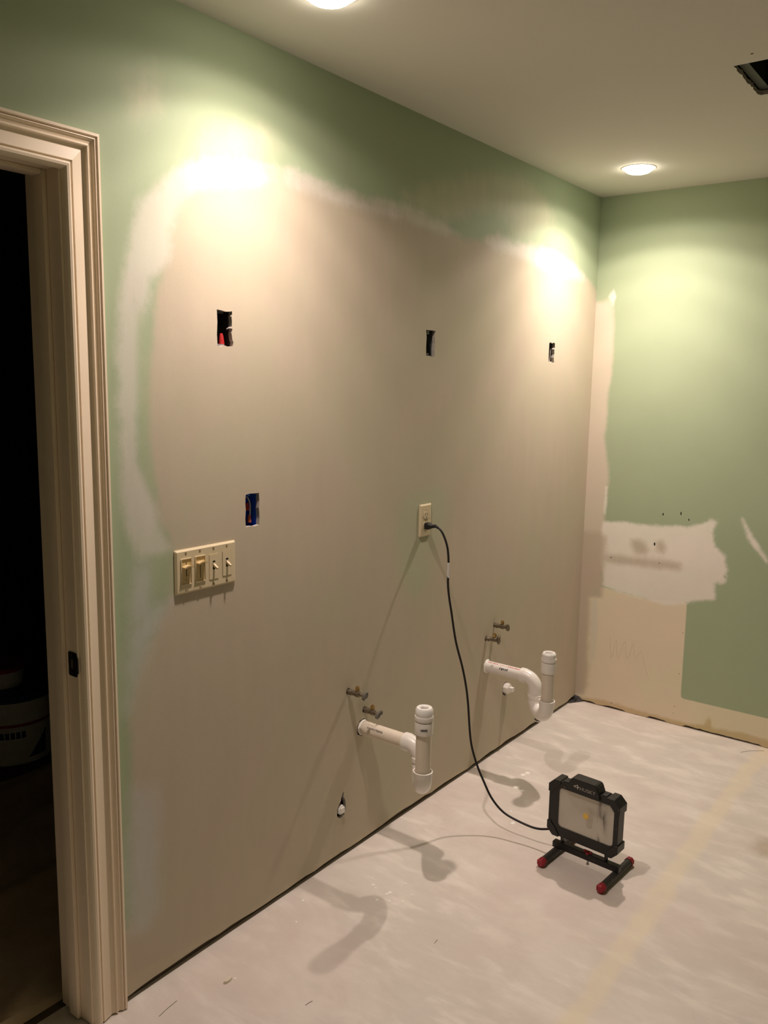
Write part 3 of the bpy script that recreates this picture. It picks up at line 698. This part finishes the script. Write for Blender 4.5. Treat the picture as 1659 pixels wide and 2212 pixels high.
    # print
    if kind == 'A':
        bm = bmesh.new(); marks_on_x(bm, 0.035, 0.100, 0, rp, 0.95, 11, 0.008); obj('pipe_print', bm, M_ink, arm)
        bm = bmesh.new(); marks_on_x(bm, 0.043, 0.058, 0, rp, 0.22, 1, 0.017); obj('scuff', bm, M_ink, arm)
        bm = bmesh.new()
        va = math.atan2(-3.8565-(y+r_.y), 1.6642-r_.x)-0.35
        for i in range(7): 
            aa = va+0.11*i; q = []
            for (da_, zz) in ((0, 0), (0.085, 0), (0.085, 1), (0, 1)):
                q.append(bm.verts.new((r_.x+0.0286*math.cos(aa+da_), r_.y+0.0286*math.sin(aa+da_), (cb+ct)/2-0.0025+0.008*zz*random.uniform(.7, 1))))
            bm.faces.new(q)
        obj('collar_print', bm, M_blackink, col_)
    else:
        bm = bmesh.new(); marks_on_x(bm, 0.012, 0.058, 0, rp, 0.35, 8, 0.007); marks_on_x(bm, 0.064, 0.100, 0, rp, 0.35, 7, 0.0035); marks_on_x(bm, 0.102, 0.158, 0, rp, 0.35, 9, 0.007); obj('pipe_print', bm, M_redink, arm)
        bm = bmesh.new(); marks_on_x(bm, 0.070, 0.110, 0, rp, 1.05, 5, 0.011); obj('label_print', bm, M_blackink, arm)
    return t
trap('white drain trap with cream arm pipe and gray print, nearer the door', ARMA[0], ARMA[1], (0.305, -1.825), 0.382,
     dict(rim=0.394, cbot=0.516, ctop=0.555, ring0=0.561, ring1=0.574, top=0.600, hole=0.0125, mat=M_pvcpipe), M_pvcpipe, 'A', 0.241)
trap('white drain trap with red lettering on its arm pipe, nearer the corner', ARMB[0], ARMB[1], (0.305, -0.971), 0.342,
     dict(rim=0.363, cbot=0.476, ctop=0.517, ring0=0.523, ring1=0.534, top=0.557, hole=0.0165, mat=M_pvcpink), M_pvc, 'B')

def valve(y, z, label, yaw, tilt, roll, L_, dark, oval=(0.017, 0.010)):
    t = thing('stop_valve', label, 'shutoff valve', (0, y, z), 0, 'water stop valves')
    R_ = Matrix.Rotation(yaw, 4, 'Z') @ Matrix.Rotation(tilt, 4, 'Y')
    def put(nm, bm, m, sm=True, rot=True, par=None):
        if rot: bmesh.ops.transform(bm, matrix=R_, verts=bm.verts)
        return obj(nm, bm, m, par or t, sm)
    bm = bmesh.new(); sweep(bm, [(-0.06, 0, 0), (0.0, 0, 0), (0.016, 0, 0)], 0.0072, 14); put('stub_pipe', bm, M_bronze, rot=False)
    bm = bmesh.new(); lathe(bm, [(0.0, 0.008), (0.0105, 0.008), (0.0105, 0.018), (0.0085, 0.020), (0.0088, 0.030), (0.0105, 0.034), (0.0105, 0.044), (0.0075, 0.047), (0.0, 0.047)], axis='x', seg=14); put('valve_body', bm, M_bronze)
    bm = bmesh.new(); lathe(bm, [(0.0, L_-0.030), (0.005, L_-0.030), (0.005, L_-0.008), (0.0, L_-0.008)], axis='x', seg=12); put('valve_stem', bm, M_bronze)
    bm = bmesh.new(); lathe(bm, [(0.0, 0.004), (0.0065, 0.005), (0.0065, 0.016), (0.0, 0.016)], (0.036, 0, 0), 'z', 12); put('outlet_port', bm, M_bronze)
    bm = bmesh.new(); lathe(bm, [(0.0045, 0.024), (0.0075, 0.0235), (0.0082, 0.021), (0.0082, 0.014), (0.0072, 0.012), (0.0, 0.012)], (0.036, 0, 0), 'z', 6); lathe(bm, [(0.0044, 0.0165), (0.0044, 0.0255), (0.0028, 0.0255), (0.0028, 0.0165)], (0.036, 0, 0), 'z', 12, closed=True); put('compression_nut', bm, M_brass, False)
    bm = bmesh.new(); lathe(bm, [(0.0, -0.008), (0.45, -0.008), (0.9, -0.004), (1.0, 0.0), (0.98, 0.004), (0.82, 0.005), (0.75, 0.003), (0.0, 0.003)], axis='x', seg=24)
    Q = Matrix.Translation((L_-0.002, 0, 0)) @ Matrix.Rotation(roll, 4, 'X') @ Matrix.Diagonal((1, oval[0], oval[1], 1))
    bmesh.ops.transform(bm, matrix=Q, verts=bm.verts); put('oval_handle', bm, dark)
    bm = bmesh.new(); lathe(bm, [(0.0, 0.0048), (0.0028, 0.0045), (0.0035, 0.003)], (L_-0.002, 0, 0), 'x', 10); put('handle_screw', bm, M_bronze)
    return t
valve(*VALVES[0], 'upper shutoff valve with gray oval handle above the cream drain arm', 0.10, 0.05, 0.9, 0.068, M_handle, (0.0155, 0.0125))
valve(*VALVES[1], 'lower shutoff valve with oval handle just above the cream drain arm', -0.05, 0.02, 0.5, 0.066, M_handle, (0.0185, 0.0105))
valve(*VALVES[2], 'upper shutoff valve with tilted dark handle nearer the corner', 0.05, 0.02, -0.95, 0.062, M_bronze, (0.0195, 0.0115))
valve(*VALVES[3], 'lower shutoff valve with upright dark handle above the red-lettered drain arm', 0.30, -0.02, 1.50, 0.055, M_bronze, (0.0205, 0.0105))

# capped stubs
t = thing('pipe_cap', 'white capped pipe end recessed in a torn hole low on the wall', 'pipe cap', (0, CAPA[0], CAPA[1]), 0, 'capped pipe stubs')
bm = bmesh.new(); sweep(bm, [(-0.09, 0, 0), (-0.012, 0, 0)], 0.0135, 20); obj('stub_pipe', bm, M_pvcpipe, t, True)
bm = bmesh.new(); lathe(bm, [(0.0, -0.02), (0.0168, -0.02), (0.0168, -0.003), (0.0150, 0.002), (0.0, 0.002)], axis='x', seg=8, phase=PI/8); obj('cap', bm, M_nylon, t)
bm = bmesh.new(); box(bm, (0.001, -0.0085, -0.0105), (0.007, 0.0085, 0.0095), 0.0015); obj('square_plug', bm, M_nylon, t)
t = thing('pipe_cap', 'white octagonal cleanout plug sticking out below the red-lettered drain arm', 'pipe cap', (0, CAPB[0], CAPB[1]), 0, 'capped pipe stubs')
bm = bmesh.new(); sweep(bm, [(-0.09, 0, 0), (0.0, 0, 0)], 0.0165, 20); obj('stub_pipe', bm, M_pvcpipe, t, True)
bm = bmesh.new(); lathe(bm, [(0.0, -0.006), (0.0225, -0.006), (0.0235, -0.002), (0.0235, 0.014), (0.0215, 0.018), (0.0, 0.018)], axis='x', seg=8, phase=PI/8); obj('adapter', bm, M_pvc, t)
bm = bmesh.new(); lathe(bm, [(0.0, 0.017), (0.019, 0.017), (0.019, 0.022), (0.0, 0.022)], axis='x', seg=24); obj('plug_flange', bm, M_pvc, t, True)
bm = bmesh.new(); box(bm, (0.021, -0.0095, -0.0095), (0.038, 0.0095, 0.0095), 0.002); obj('square_plug', bm, M_pvc, t)

# ------------------------------------------------------------------ electrical boxes in the cut-outs
def ebox(y0, y1, z0, z1, m, label, dep=0.062):
    yc, zc_ = (y0+y1)/2, (z0+z1)/2
    t = thing('electrical_box', label, 'electrical box', (-0.0135, yc, zc_), 0, 'open electrical boxes')
    hw, hh = (y1-y0)/2, (z1-z0)/2; th = 0.0025
    def P(nm, lo, hi, mm=m): return bx(nm, lo, hi, mm, t)
    P('side_panel', (-dep, -hw-th, -hh), (0, -hw, hh)); P('side_panel', (-dep, hw, -hh), (0, hw+th, hh))
    P('top_panel', (-dep, -hw-th, hh), (0, hw+th, hh+th)); P('bottom_panel', (-dep, -hw-th, -hh-th), (0, hw+th, -hh))
    P('back_panel', (-dep-th, -hw-th, -hh-th), (-dep, hw+th, hh+th), m)
    return t, hw, hh
t, hw, hh = ebox(-2.366, -2.309, 1.656, 1.756, M_greydark, 'dark open box with a red wire nut, in the wall above the switches')
bm = bmesh.new(); lathe(bm, [(0.0, 0.017), (0.004, 0.016), (0.006, 0.008), (0.0078, -0.006), (0.0085, -0.014), (0.0, -0.014)], (-0.010, 0.0085, -hh+0.022), 'z', 14); obj('wire_nut', bm, M_rednut, t, True)
bm = bmesh.new(); box(bm, (-0.006, -0.016, -hh+0.003), (0.0005, 0.010, -hh+0.0105), 0.001); lathe(bm, [(0.0018, 0.0005), (0.0018, 0.0015)], (0, 0.004, -hh+0.007), 'x', 8); obj('mounting_ear', bm, M_steel, t)
bm = bmesh.new(); box(bm, (-0.006, -0.016, hh-0.012), (0.0, 0.008, hh-0.004), 0.001); obj('mounting_ear', bm, M_grey, t)
bm = bmesh.new(); sweep(bm, spline([(-0.002, hw-0.001, 0.001), (-0.001, hw-0.006, 0.0015), (0.004, hw-0.013, -0.001)], 4), 0.0018, 8); obj('drywall_screw', bm, M_steel, t, True)
bm = bmesh.new(); sweep(bm, spline([(-0.058, 0.01, hh-0.01), (-0.04, 0.012, 0.02), (-0.03, 0.002, -0.01), (-0.014, -0.010, -hh+0.028)], 6), 0.002, 8); obj('wire', bm, M_cord, t, True)
t, hw, hh = ebox(-1.420, -1.357, 1.662, 1.760, M_grey, 'gray open box in the wall straight above the outlet')
for z_ in (hh-0.010, -hh+0.010):
    bm = bmesh.new(); lathe(bm, [(0.003, -0.010), (0.0062, -0.010), (0.0062, 0.001), (0.003, 0.001)], (0, 0.002, z_*0.97), 'x', 12, closed=True); obj('screw_boss', bm, M_steel, t)
bm = bmesh.new(); sweep(bm, spline([(-0.058, 0.0, hh-0.012), (-0.045, 0.004, 0.015), (-0.048, -0.006, -0.02), (-0.05, 0.0, -hh+0.012)], 6), 0.0022, 8); obj('wire', bm, M_cord, t, True)
t, hw, hh = ebox(-0.475, -0.413, 1.668, 1.761, M_grey, 'gray open box in the wall nearest the corner')
bm = bmesh.new(); lathe(bm, [(0.003, -0.010), (0.0055, -0.010), (0.0055, 0.001), (0.003, 0.001)], (0, 0.004, -hh+0.011), 'x', 12, closed=True); obj('screw_boss', bm, M_steel, t)
bm = bmesh.new(); sweep(bm, [(-0.004, 0.018, -hh+0.008), (-0.003, 0.019, hh-0.026)], 0.0014, 8); obj('wire', bm, M_wire, t, True)
t, hw, hh = ebox(-2.273, -2.215, 1.172, 1.271, M_blue, 'blue plastic open box with wires, in the wall beside the switches')
bm = bmesh.new(); sweep(bm, spline([(-0.055, 0.012, hh-0.006), (-0.020, 0.006, hh-0.012), (-0.012, 0.014, 0.018), (-0.012, 0.015, -0.012), (-0.014, 0.014, -0.022)], 6), 0.0022, 8); obj('wire', bm, M_wire, t, True)
bm = bmesh.new(); lathe(bm, [(0.0, 0.012), (0.0042, 0.012), (0.0062, -0.008), (0.0, -0.008)], (-0.014, 0.014, -0.030), 'z', 12); obj('wire_nut', bm, M_orange, t, True)
bm = bmesh.new(); lathe(bm, [(0.0, 0.012), (0.0042, 0.012), (0.0062, -0.008), (0.0, -0.008)], (-0.007, -0.001, 0.006), 'z', 12); obj('wire_nut', bm, M_rednut, t, True)
bm = bmesh.new(); box(bm, (-0.006, -0.006, hh-0.012), (0.0, 0.004, hh-0.004), 0.001); obj('screw_boss', bm, M_blue, t)

# ------------------------------------------------------------------ four-gang switch plate
sw = thing('switch_plate', 'ivory four-gang switch plate with two dimmers and two toggles', 'light switch', (0, -2.4155, 1.091))
PW, PH = 0.2045, 0.1145
bm = bmesh.new()
o_ = rrect(0, 0, PW, PH, 0.003, 3); i_ = rrect(0, 0, PW-0.010, PH-0.010, 0.002, 3)
A = [bm.verts.new((0.0004, a, b)) for a, b in o_]; A2 = [bm.verts.new((0.003, a, b)) for a, b in o_]; B = [bm.verts.new((0.0072, a, b)) for a, b in i_]
n = len(o_)
for i in range(n):
    bm.faces.new((A[i], A[(i+1) % n], A2[(i+1) % n], A2[i])); bm.faces.new((A2[i], A2[(i+1) % n], B[(i+1) % n], B[i]))
bm.faces.new(B); bm.faces.new(A[::-1]); obj('cover_plate', bm, M_ivory, sw)
for k, yc in enumerate((-0.069, -0.023, 0.023, 0.069)):
    for zz in (-0.0485, 0.0485):
        bm = bmesh.new(); lathe(bm, [(0.0034, 0.0065), (0.0034, 0.0078), (0.0022, 0.0086), (0.0, 0.0088)], (0, yc, zz), 'x', 12); obj('screw', bm, M_screw, sw, True)
    if k < 2:
        bm = bmesh.new(); ringprism(bm, rrect(yc, 0, 0.0350, 0.0690, 0.002, 2), rrect(yc, 0, 0.0305, 0.0645, 0.001, 2), 0.0066, 0.0098, 'yz'); fr = obj('dimmer_frame', bm, M_ivory, sw)
        bx('dimmer_face', (0.0066, yc-0.0152, -0.0322), (0.0077, yc+0.0152, 0.0322), M_ivory2, fr)
        bx('slider_slot', (0.0074, yc-0.0011, -0.024), (0.00785, yc+0.0011, 0.024), M_slot, fr)
        zk = 0.0135 if k == 0 else 0.0175
        bm = bmesh.new(); pts = []
        for i in range(13):
            a = -1 + 2*i/12; pts.append((yc+0.0145*a, zk+0.0042*(1-a*a)))
        up_ = pts; dn = [(a, b-0.0028-0.0008) for a, b in pts][::-1]
        prism(bm, up_+dn, 0.0082, 0.0215, 'yz'); obj('slider_knob', bm, M_ivory2, fr)
        bx('slider_stem', (0.0072, yc-0.0025, zk-0.002), (0.0085, yc+0.0025, zk+0.002), M_ivory2, fr)
        bx('rocker_tab', (0.0077, yc-0.001 if k == 0 else yc-0.010, -0.022), (0.0083, yc+0.009 if k == 0 else yc-0.004, -0.012), M_ivory2, fr)
    else:
        dz = -0.002 if k == 2 else 0.0
        pr = 0.0085 if k == 2 else 0.0068
        bm = bmesh.new(); ringprism(bm, rrect(yc, dz, 0.0325, 0.0680, 0.001, 2), rrect(yc, dz, 0.0310, 0.0665, 0.0008, 2), 0.0066, 0.0079, 'yz'); obj('insert_frame', bm, M_screw if k == 3 else M_ivory2, sw)
        bm = bmesh.new(); ringprism(bm, rrect(yc, dz, 0.0308, 0.0663, 0.0008, 2), rrect(yc, 0.002, 0.0092, 0.0240, 0.0006, 2), 0.0066, 0.0085, 'yz'); ins = obj('toggle_insert', bm, M_ivory, sw)
        bx('toggle_slot', (0.0066, yc-0.0046, -0.010), (0.00745, yc+0.0046, 0.014), M_slot, ins)
        bm = bmesh.new()
        box(bm, (0.0, -0.0036, -0.0036), (0.0185, 0.0036, 0.0036), 0.0008)
        for v in bm.verts:
            f_ = 1-0.25*max(0, v.co.x)/0.0185; v.co.y *= f_; v.co.z *= f_
        bmesh.ops.transform(bm, matrix=Matrix.Translation((0.0062, yc, 0.0035)) @ Matrix.Rotation(0.50, 4, 'Y'), verts=bm.verts)
        obj('toggle', bm, M_ivory, ins)
        bm = bmesh.new(); box(bm, (0.0070, yc-0.0032, 0.0045), (0.0098, yc+0.0032, 0.0085), 0.001); obj('toggle_hub', bm, M_ivory, ins)

# ------------------------------------------------------------------ outlet
ol = thing('wall_outlet', 'ivory duplex wall outlet with a black plug in its lower socket', 'outlet', (0, -1.3995, 1.092))
PW, PH = 0.0715, 0.116
bm = bmesh.new()
o_ = rrect(0, 0, PW, PH, 0.003, 3); i_ = rrect(0, 0, PW-0.010, PH-0.010, 0.002, 3)
A = [bm.verts.new((0.0004, a, b)) for a, b in o_]; A2 = [bm.verts.new((0.003, a, b)) for a, b in o_]; B = [bm.verts.new((0.0065, a, b)) for a, b in i_]
n = len(o_)
for i in range(n):
    bm.faces.new((A[i], A[(i+1) % n], A2[(i+1) % n], A2[i])); bm.faces.new((A2[i], A2[(i+1) % n], B[(i+1) % n], B[i]))
bm.faces.new(B); bm.faces.new(A[::-1]); obj('cover_plate', bm, M_ivory, ol)
for zc_ in (0.0195, -0.0195):
    pts = []
    for i in range(28):
        a = 2*PI*i/28; yy, zz = 0.0172*math.cos(a), 0.0172*math.sin(a); pts.append((yy, zc_+max(-0.0142, min(0.0142, zz))))
    bm = bmesh.new(); prism(bm, pts, 0.0060, 0.0082, 'yz'); rc = obj('receptacle', bm, M_ivory, ol)
    bm = bmesh.new(); lathe(bm, [(0.0172, 0.0064), (0.0181, 0.0064), (0.0181, 0.0069), (0.0172, 0.0069)], (0, 0, zc_), 'x', 28, closed=True); obj('receptacle_rim', bm, M_screw, rc)
    for yy, hh_ in ((-0.0064, 0.0045), (0.0064, 0.0037)): bx('slot', (0.0076, yy-0.0012, zc_+0.002-hh_), (0.0084, yy+0.0012, zc_+0.002+hh_), M_slot, rc)
    bm = bmesh.new(); lathe(bm, [(0.0, 0.0084), (0.0026, 0.0084), (0.0026, 0.0076)], (0, 0, zc_-0.0088), 'x', 10); obj('ground_slot', bm, M_slot, rc)
bm = bmesh.new(); lathe(bm, [(0.003, 0.006), (0.003, 0.0073), (0.0, 0.0078)], (0, 0, 0), 'x', 12); obj('screw', bm, M_screw, ol, True)

# ------------------------------------------------------------------ work light
WL, WROT = Vector((0.664, -1.378, 0)), math.radians(-4)
wk = thing('work_light', 'black portable floodlight on red-capped stand, plugged into the outlet', 'work light', WL, WROT)
INV = (Matrix.Translation(WL) @ Matrix.Rotation(WROT, 4, 'Z')).inverted()
def loc(p): return INV @ Vector(p)
for sx in (-1, 1):
    bm = bmesh.new(); sweep(bm, [(sx*0.107, -0.098, 0.0150), (sx*0.107, 0.098, 0.0150)], 0.0125, 20); ft = obj('foot_tube', bm, M_foot, wk, True)
    for sy in (-1, 1):
        bm = bmesh.new(); lathe(bm, [(0.0, sy*0.114), (0.0105, sy*0.114), (0.0148, sy*0.108), (0.0150, sy*0.092), (0.0128, sy*0.091)], (sx*0.107, 0, 0.0150), 'y', 8, phase=PI/8); obj('end_cap', bm, M_red, ft)['label'] = 'red rubber end cap'
bm = bmesh.new(); box(bm, (-0.120, -0.011, 0.0275), (0.120, 0.011, 0.0480), 0.0015); obj('crossbar', bm, M_black, wk)
bm = bmesh.new(); lathe(bm, [(0.0, 0.009), (0.005, 0.009), (0.005, 0.013), (0.003, 0.0132), (0.003, 0.0275), (0.0, 0.0275)], (0.008, -0.001, 0), 'z', 10); obj('clamp_bolt', bm, M_steel, wk)
bm = bmesh.new(); lathe(bm, [(0.0, 0.048), (0.0075, 0.048), (0.0085, 0.052), (0.0075, 0.057), (0.0, 0.058)], (0.008, -0.004, 0), 'z', 12)
box(bm, (-0.007, -0.007, 0.051), (0.023, -0.001, 0.060), 0.002); obj('wing_knob', bm, M_red, wk)['label'] = 'red wing knob'
PCX, PCZ = -0.009, 0.1775
bm = bmesh.new()
box(bm, (PCX-0.082, -0.009, 0.0482), (PCX+0.082, 0.009, 0.0515))
for sx in (-1, 1): box(bm, (PCX+sx*0.080-0.0025, -0.009, 0.0482), (PCX+sx*0.080+0.0025, 0.009, 0.085))
obj('yoke_bracket', bm, M_black, wk)
OUT = rrect(PCX, PCZ, 0.250, 0.194, 0.020, 5, True); LZ = PCZ+0.006; LX = PCX+0.009; INN = rrect(LX, LZ, 0.198, 0.138, 0.014, 5)
bm = bmesh.new(); ringprism(bm, OUT, INN, -0.022, 0.016); obj('frame', bm, M_black, wk)
bm = bmesh.new(); prism(bm, rrect(PCX, PCZ, 0.244, 0.188, 0.02, 5, True), 0.0162, 0.024); 
for i in range(9): box(bm, (PCX-0.09+i*0.0225-0.002, 0.024, PCZ-0.07), (PCX-0.09+i*0.0225+0.002, 0.036, PCZ+0.07))
obj('back_housing', bm, M_black, wk)
for sx in (-1, 1):
    for sz in (-1, 1):
        W2, H2, c_ = 0.128, 0.100, 0.021
        pol = [(W2, H2-0.048), (W2, H2-c_), (W2-c_, H2), (W2-0.044, H2), (W2-0.044, H2-0.010), (W2-0.030, H2-0.030), (W2-0.012, H2-0.048)]
        q = [(PCX+sx*a, PCZ+sz*b) for a, b in pol]
        bm = bmesh.new(); prism(bm, q if sx*sz > 0 else q[::-1], -0.0255, 0.0265)
        bmesh.ops.bevel(bm, geom=[e for e in bm.edges], offset=0.0012, segments=1, affect='EDGES'); obj('corner_bumper', bm, M_black, wk)
for sx in (-1, 1):
    bm = bmesh.new(); box(bm, (PCX+sx*0.069-0.009, -0.018, PCZ+0.096), (PCX+sx*0.069+0.009, 0.014, PCZ+0.1005), 0.001); obj('top_rib', bm, M_black, wk)
# handle block with the maker's lettering
hx = PCX
pol = [(hx-0.060, 0.258), (hx+0.060, 0.258), (hx+0.056, 0.278), (hx+0.047, 0.300), (hx+0.040, 0.304), (hx-0.040, 0.304), (hx-0.047, 0.300), (hx-0.056, 0.278)]
bm = bmesh.new(); prism(bm, pol, -0.029, 0.018); bmesh.ops.bevel(bm, geom=[e for e in bm.edges], offset=0.0022, segments=2, affect='EDGES'); hd = obj('handle', bm, M_black, wk)
fc = bpy.data.curves.new('lettering', 'FONT'); fc.body = 'HUSKY'; fc.size = 0.0155; fc.extrude = 0.0003; fc.offset = 0.0003; fc.align_x = 'LEFT'; fc.space_character = 1.08
to = bpy.data.objects.new('lettering_tmp', fc); C.objects.link(to)
dg = bpy.context.evaluated_depsgraph_get(); me = bpy.data.meshes.new_from_object(to.evaluated_get(dg)); bpy.data.objects.remove(to)
xs = [v.co.x for v in me.vertices]; sc = 0.056/(max(xs)-min(xs)); x0 = min(xs)
for v in me.vertices:
    x, y, z = v.co; v.co = (hx-0.012+(x-x0)*sc, -0.0292-abs(z), 0.2725+y*1.0)
me.materials.clear(); link('lettering', me, M_logo, hd)
bm = bmesh.new()      # dog-head emblem: pointed ear, brow and muzzle strokes
def tri(pts):
    vs = [bm.verts.new((hx+0.008+a, -0.0294, 0.2725+b)) for a, b in pts]; bm.faces.new(vs)
tri([(-0.0315, 0.0100), (-0.0290, 0.0170), (-0.0270, 0.0105), (-0.0290, 0.0090)])
tri([(-0.0430, 0.0080), (-0.0330, 0.0125), (-0.0315, 0.0105), (-0.0395, 0.0072)])
tri([(-0.0430, 0.0062), (-0.0405, 0.0040), (-0.0320, 0.0040), (-0.0310, 0.0062)])
tri([(-0.0285, 0.0088), (-0.0225, 0.0105), (-0.0225, 0.0085), (-0.0265, 0.0040), (-0.0275, -0.0025), (-0.0300, 0.0040)])
obj('emblem', bm, M_logo, hd)
# reflector, LED, lens
bm = bmesh.new()
ri = rrect(LX, LZ, 0.200, 0.140, 0.014, 5); ro = rrect(LX, LZ, 0.030, 0.024, 0.006, 5)
A = [bm.verts.new((a, -0.0155, b)) for a, b in ri]; B = [bm.verts.new((a, 0.012, b)) for a, b in ro]
n = len(ri)
for i in range(n): bm.faces.new((A[i], A[(i+1) % n], B[(i+1) % n], B[i]))
bm.faces.new(B); rf = obj('reflector', bm, M_refl, wk)
bm = bmesh.new(); lathe(bm, [(0.0, -0.0205), (0.006, -0.0203), (0.0098, -0.0196), (0.0108, -0.0180), (0.0108, 0.0118)], (LX, 0, LZ), 'y', 20); obj('led_chip', bm, M_lens_led, rf)['label'] = 'yellow round light chip'
bm = bmesh.new(); prism(bm, rrect(LX, LZ, 0.1975, 0.1375, 0.014, 5), -0.0195, -0.0170); obj('lens', bm, M_lens, wk)['label'] = 'scuffed clear lens'
# cord and plug
CP = [(0.0385,-1.3995,1.0735),(0.052,-1.399,1.0745),(0.075,-1.397,1.056),(0.096,-1.395,1.009),(0.104,-1.395,0.951),(0.104,-1.395,0.876),(0.110,-1.394,0.826),(0.120,-1.393,0.777),(0.142,-1.392,0.671),(0.170,-1.389,0.583),(0.187,-1.388,0.517),(0.198,-1.387,0.45),(0.214,-1.386,0.315),(0.240,-1.384,0.235),(0.270,-1.381,0.176),(0.299,-1.379,0.128),(0.333,-1.376,0.094),(0.372,-1.373,0.075),(0.442,-1.367,0.062),(0.485,-1.364,0.063),(0.532,-1.360,0.078)]
sp = spline(CP, 8)
bm = bmesh.new(); sweep(bm, [loc(p) for p in sp], 0.0040, 12); cord = obj('cord', bm, M_cord, wk, True)
seg = [p for p in sp if 0.897 < p.z < 0.955 and p.x < 0.2]
bm = bmesh.new(); sweep(bm, [loc(p) for p in seg], 0.0046, 12)
box(bm, tuple(loc((0.1045, -1.4005, 0.898))), tuple(loc((0.1045, -1.4005, 0.898))+Vector((0.009, 0.0006, 0.006))))
obj('cord_tag', bm, M_tag, cord, True)['label'] = 'white label wrapped on the cord'
bm = bmesh.new()
pz, py = 1.0725, -1.3995
prism(bm, rrect(py, pz, 0.027, 0.024, 0.007, 4), 0.0086, 0.022, 'yz')
A = rrect(py, pz, 0.026, 0.022, 0.007, 4); B = rrect(py, pz, 0.013, 0.012, 0.005, 4)
VA = [bm.verts.new((0.022, a, b)) for a, b in A]; VB = [bm.verts.new((0.036, a, b)) for a, b in B]
for i in range(len(A)): bm.faces.new((VA[i], VA[(i+1) % len(A)], VB[(i+1) % len(A)], VB[i]))
bm.faces.new(VB); bm.faces.new(VA[::-1])
bmesh.ops.transform(bm, matrix=INV, verts=bm.verts); plg = obj('plug', bm, M_cord, wk)
plg['label'] = 'black plug in the outlet'
bm = bmesh.new()
ps = spline(CP[:3], 6)[:9]
sweep(bm, [loc(Vector((0.034, py, pz)))]+[loc(p) for p in ps], [0.0062]+[0.0062-0.0002*i+(0.0008 if i % 2 else 0) for i in range(len(ps))], 14); obj('strain_relief', bm, M_cord, plg, True)

# ------------------------------------------------------------------ small things on the floor
def blob(name, x, y, r, rz, m, parent=None, ang=0, ratio=1.0):
    bm = bmesh.new(); n = 9; ring = []
    top = bm.verts.new((0, 0, rz))
    for i in range(n):
        a = 2*PI*i/n; q = r*random.uniform(0.8, 1.15)
        ring.append(bm.verts.new((q*math.cos(a), q*math.sin(a)*ratio, 0)))
    mid = [bm.verts.new((v.co.x*0.8, v.co.y*0.8, rz*0.8)) for v in ring]
    for i in range(n):
        j = (i+1) % n; bm.faces.new((ring[i], ring[j], mid[j], mid[i])); bm.faces.new((mid[i], mid[j], top))
    bm.faces.new(ring[::-1])
    o = obj(name, bm, m, parent); o.location = (x, y, 0.0002); o.rotation_euler = (0, 0, ang); return o
for x, y, r in [(0.198,-0.892,.0095),(0.191,-0.919,.009),(0.219,-1.03,.010),(0.252,-1.042,.0075),(0.164,-0.962,.004),(0.179,-1.903,.0045),(0.196,-1.911,.003),(0.244,-1.901,.005),(0.242,-1.914,.0045),(0.303,-1.914,.004),(0.306,-1.87,.003),(0.236,-1.956,.004),(0.256,-1.835,.003),(0.27,-1.94,.0035),(0.342,-1.284,.007),(0.297,-1.214,.004),(0.150,-2.465,.003),(0.115,-2.19,.003),(0.06,-2.10,.004)]:
    blob('compound_drip', x, y, r*1.3, 0.0016, M_drip, fl)
ch = blob('plaster_crumb', 0.141, -2.483, 0.0165, 0.008, M_chip, None, 1.62, 0.5); ch.location.z = 0.0001
tag(ch, 'pale plaster crumb lying alone on the floor near the door frame', 'plaster crumb')
for pts in ([(0.101,-2.675),(0.096,-2.648),(0.093,-2.613)], [(0.362,-2.421),(0.363,-2.408),(0.366,-2.399)], [(0.487,-2.016),(0.485,-1.997)], [(0.835,-0.121),(0.863,-0.079),(0.911,-0.04)]):
    bm = bmesh.new(); sweep(bm, [(x, y, 0.0006) for x, y in pts], 0.0007, 6); obj('scratch', bm, M_scuff, fl)

# faint pencil scribble on the bare strip of the end wall
bm = bmesh.new()
sc_ = [(0.165,0.36),(0.172,0.30),(0.178,0.255),(0.188,0.30),(0.20,0.35),(0.205,0.29),(0.215,0.26),(0.232,0.33),(0.245,0.355),(0.25,0.30),(0.262,0.27),(0.275,0.32),(0.285,0.35),(0.292,0.30),(0.30,0.275),(0.315,0.31),(0.328,0.32),(0.34,0.28),(0.355,0.23),(0.37,0.19)]
sweep(bm, [(q.x, -0.0002, q.y) for q in spline([(a, b, 0) for a, b in sc_], 4)], 0.00028, 5)
obj('pencil_line', bm, mat('pencil_grey', (0.42, 0.36, 0.28), 0.9), wb)
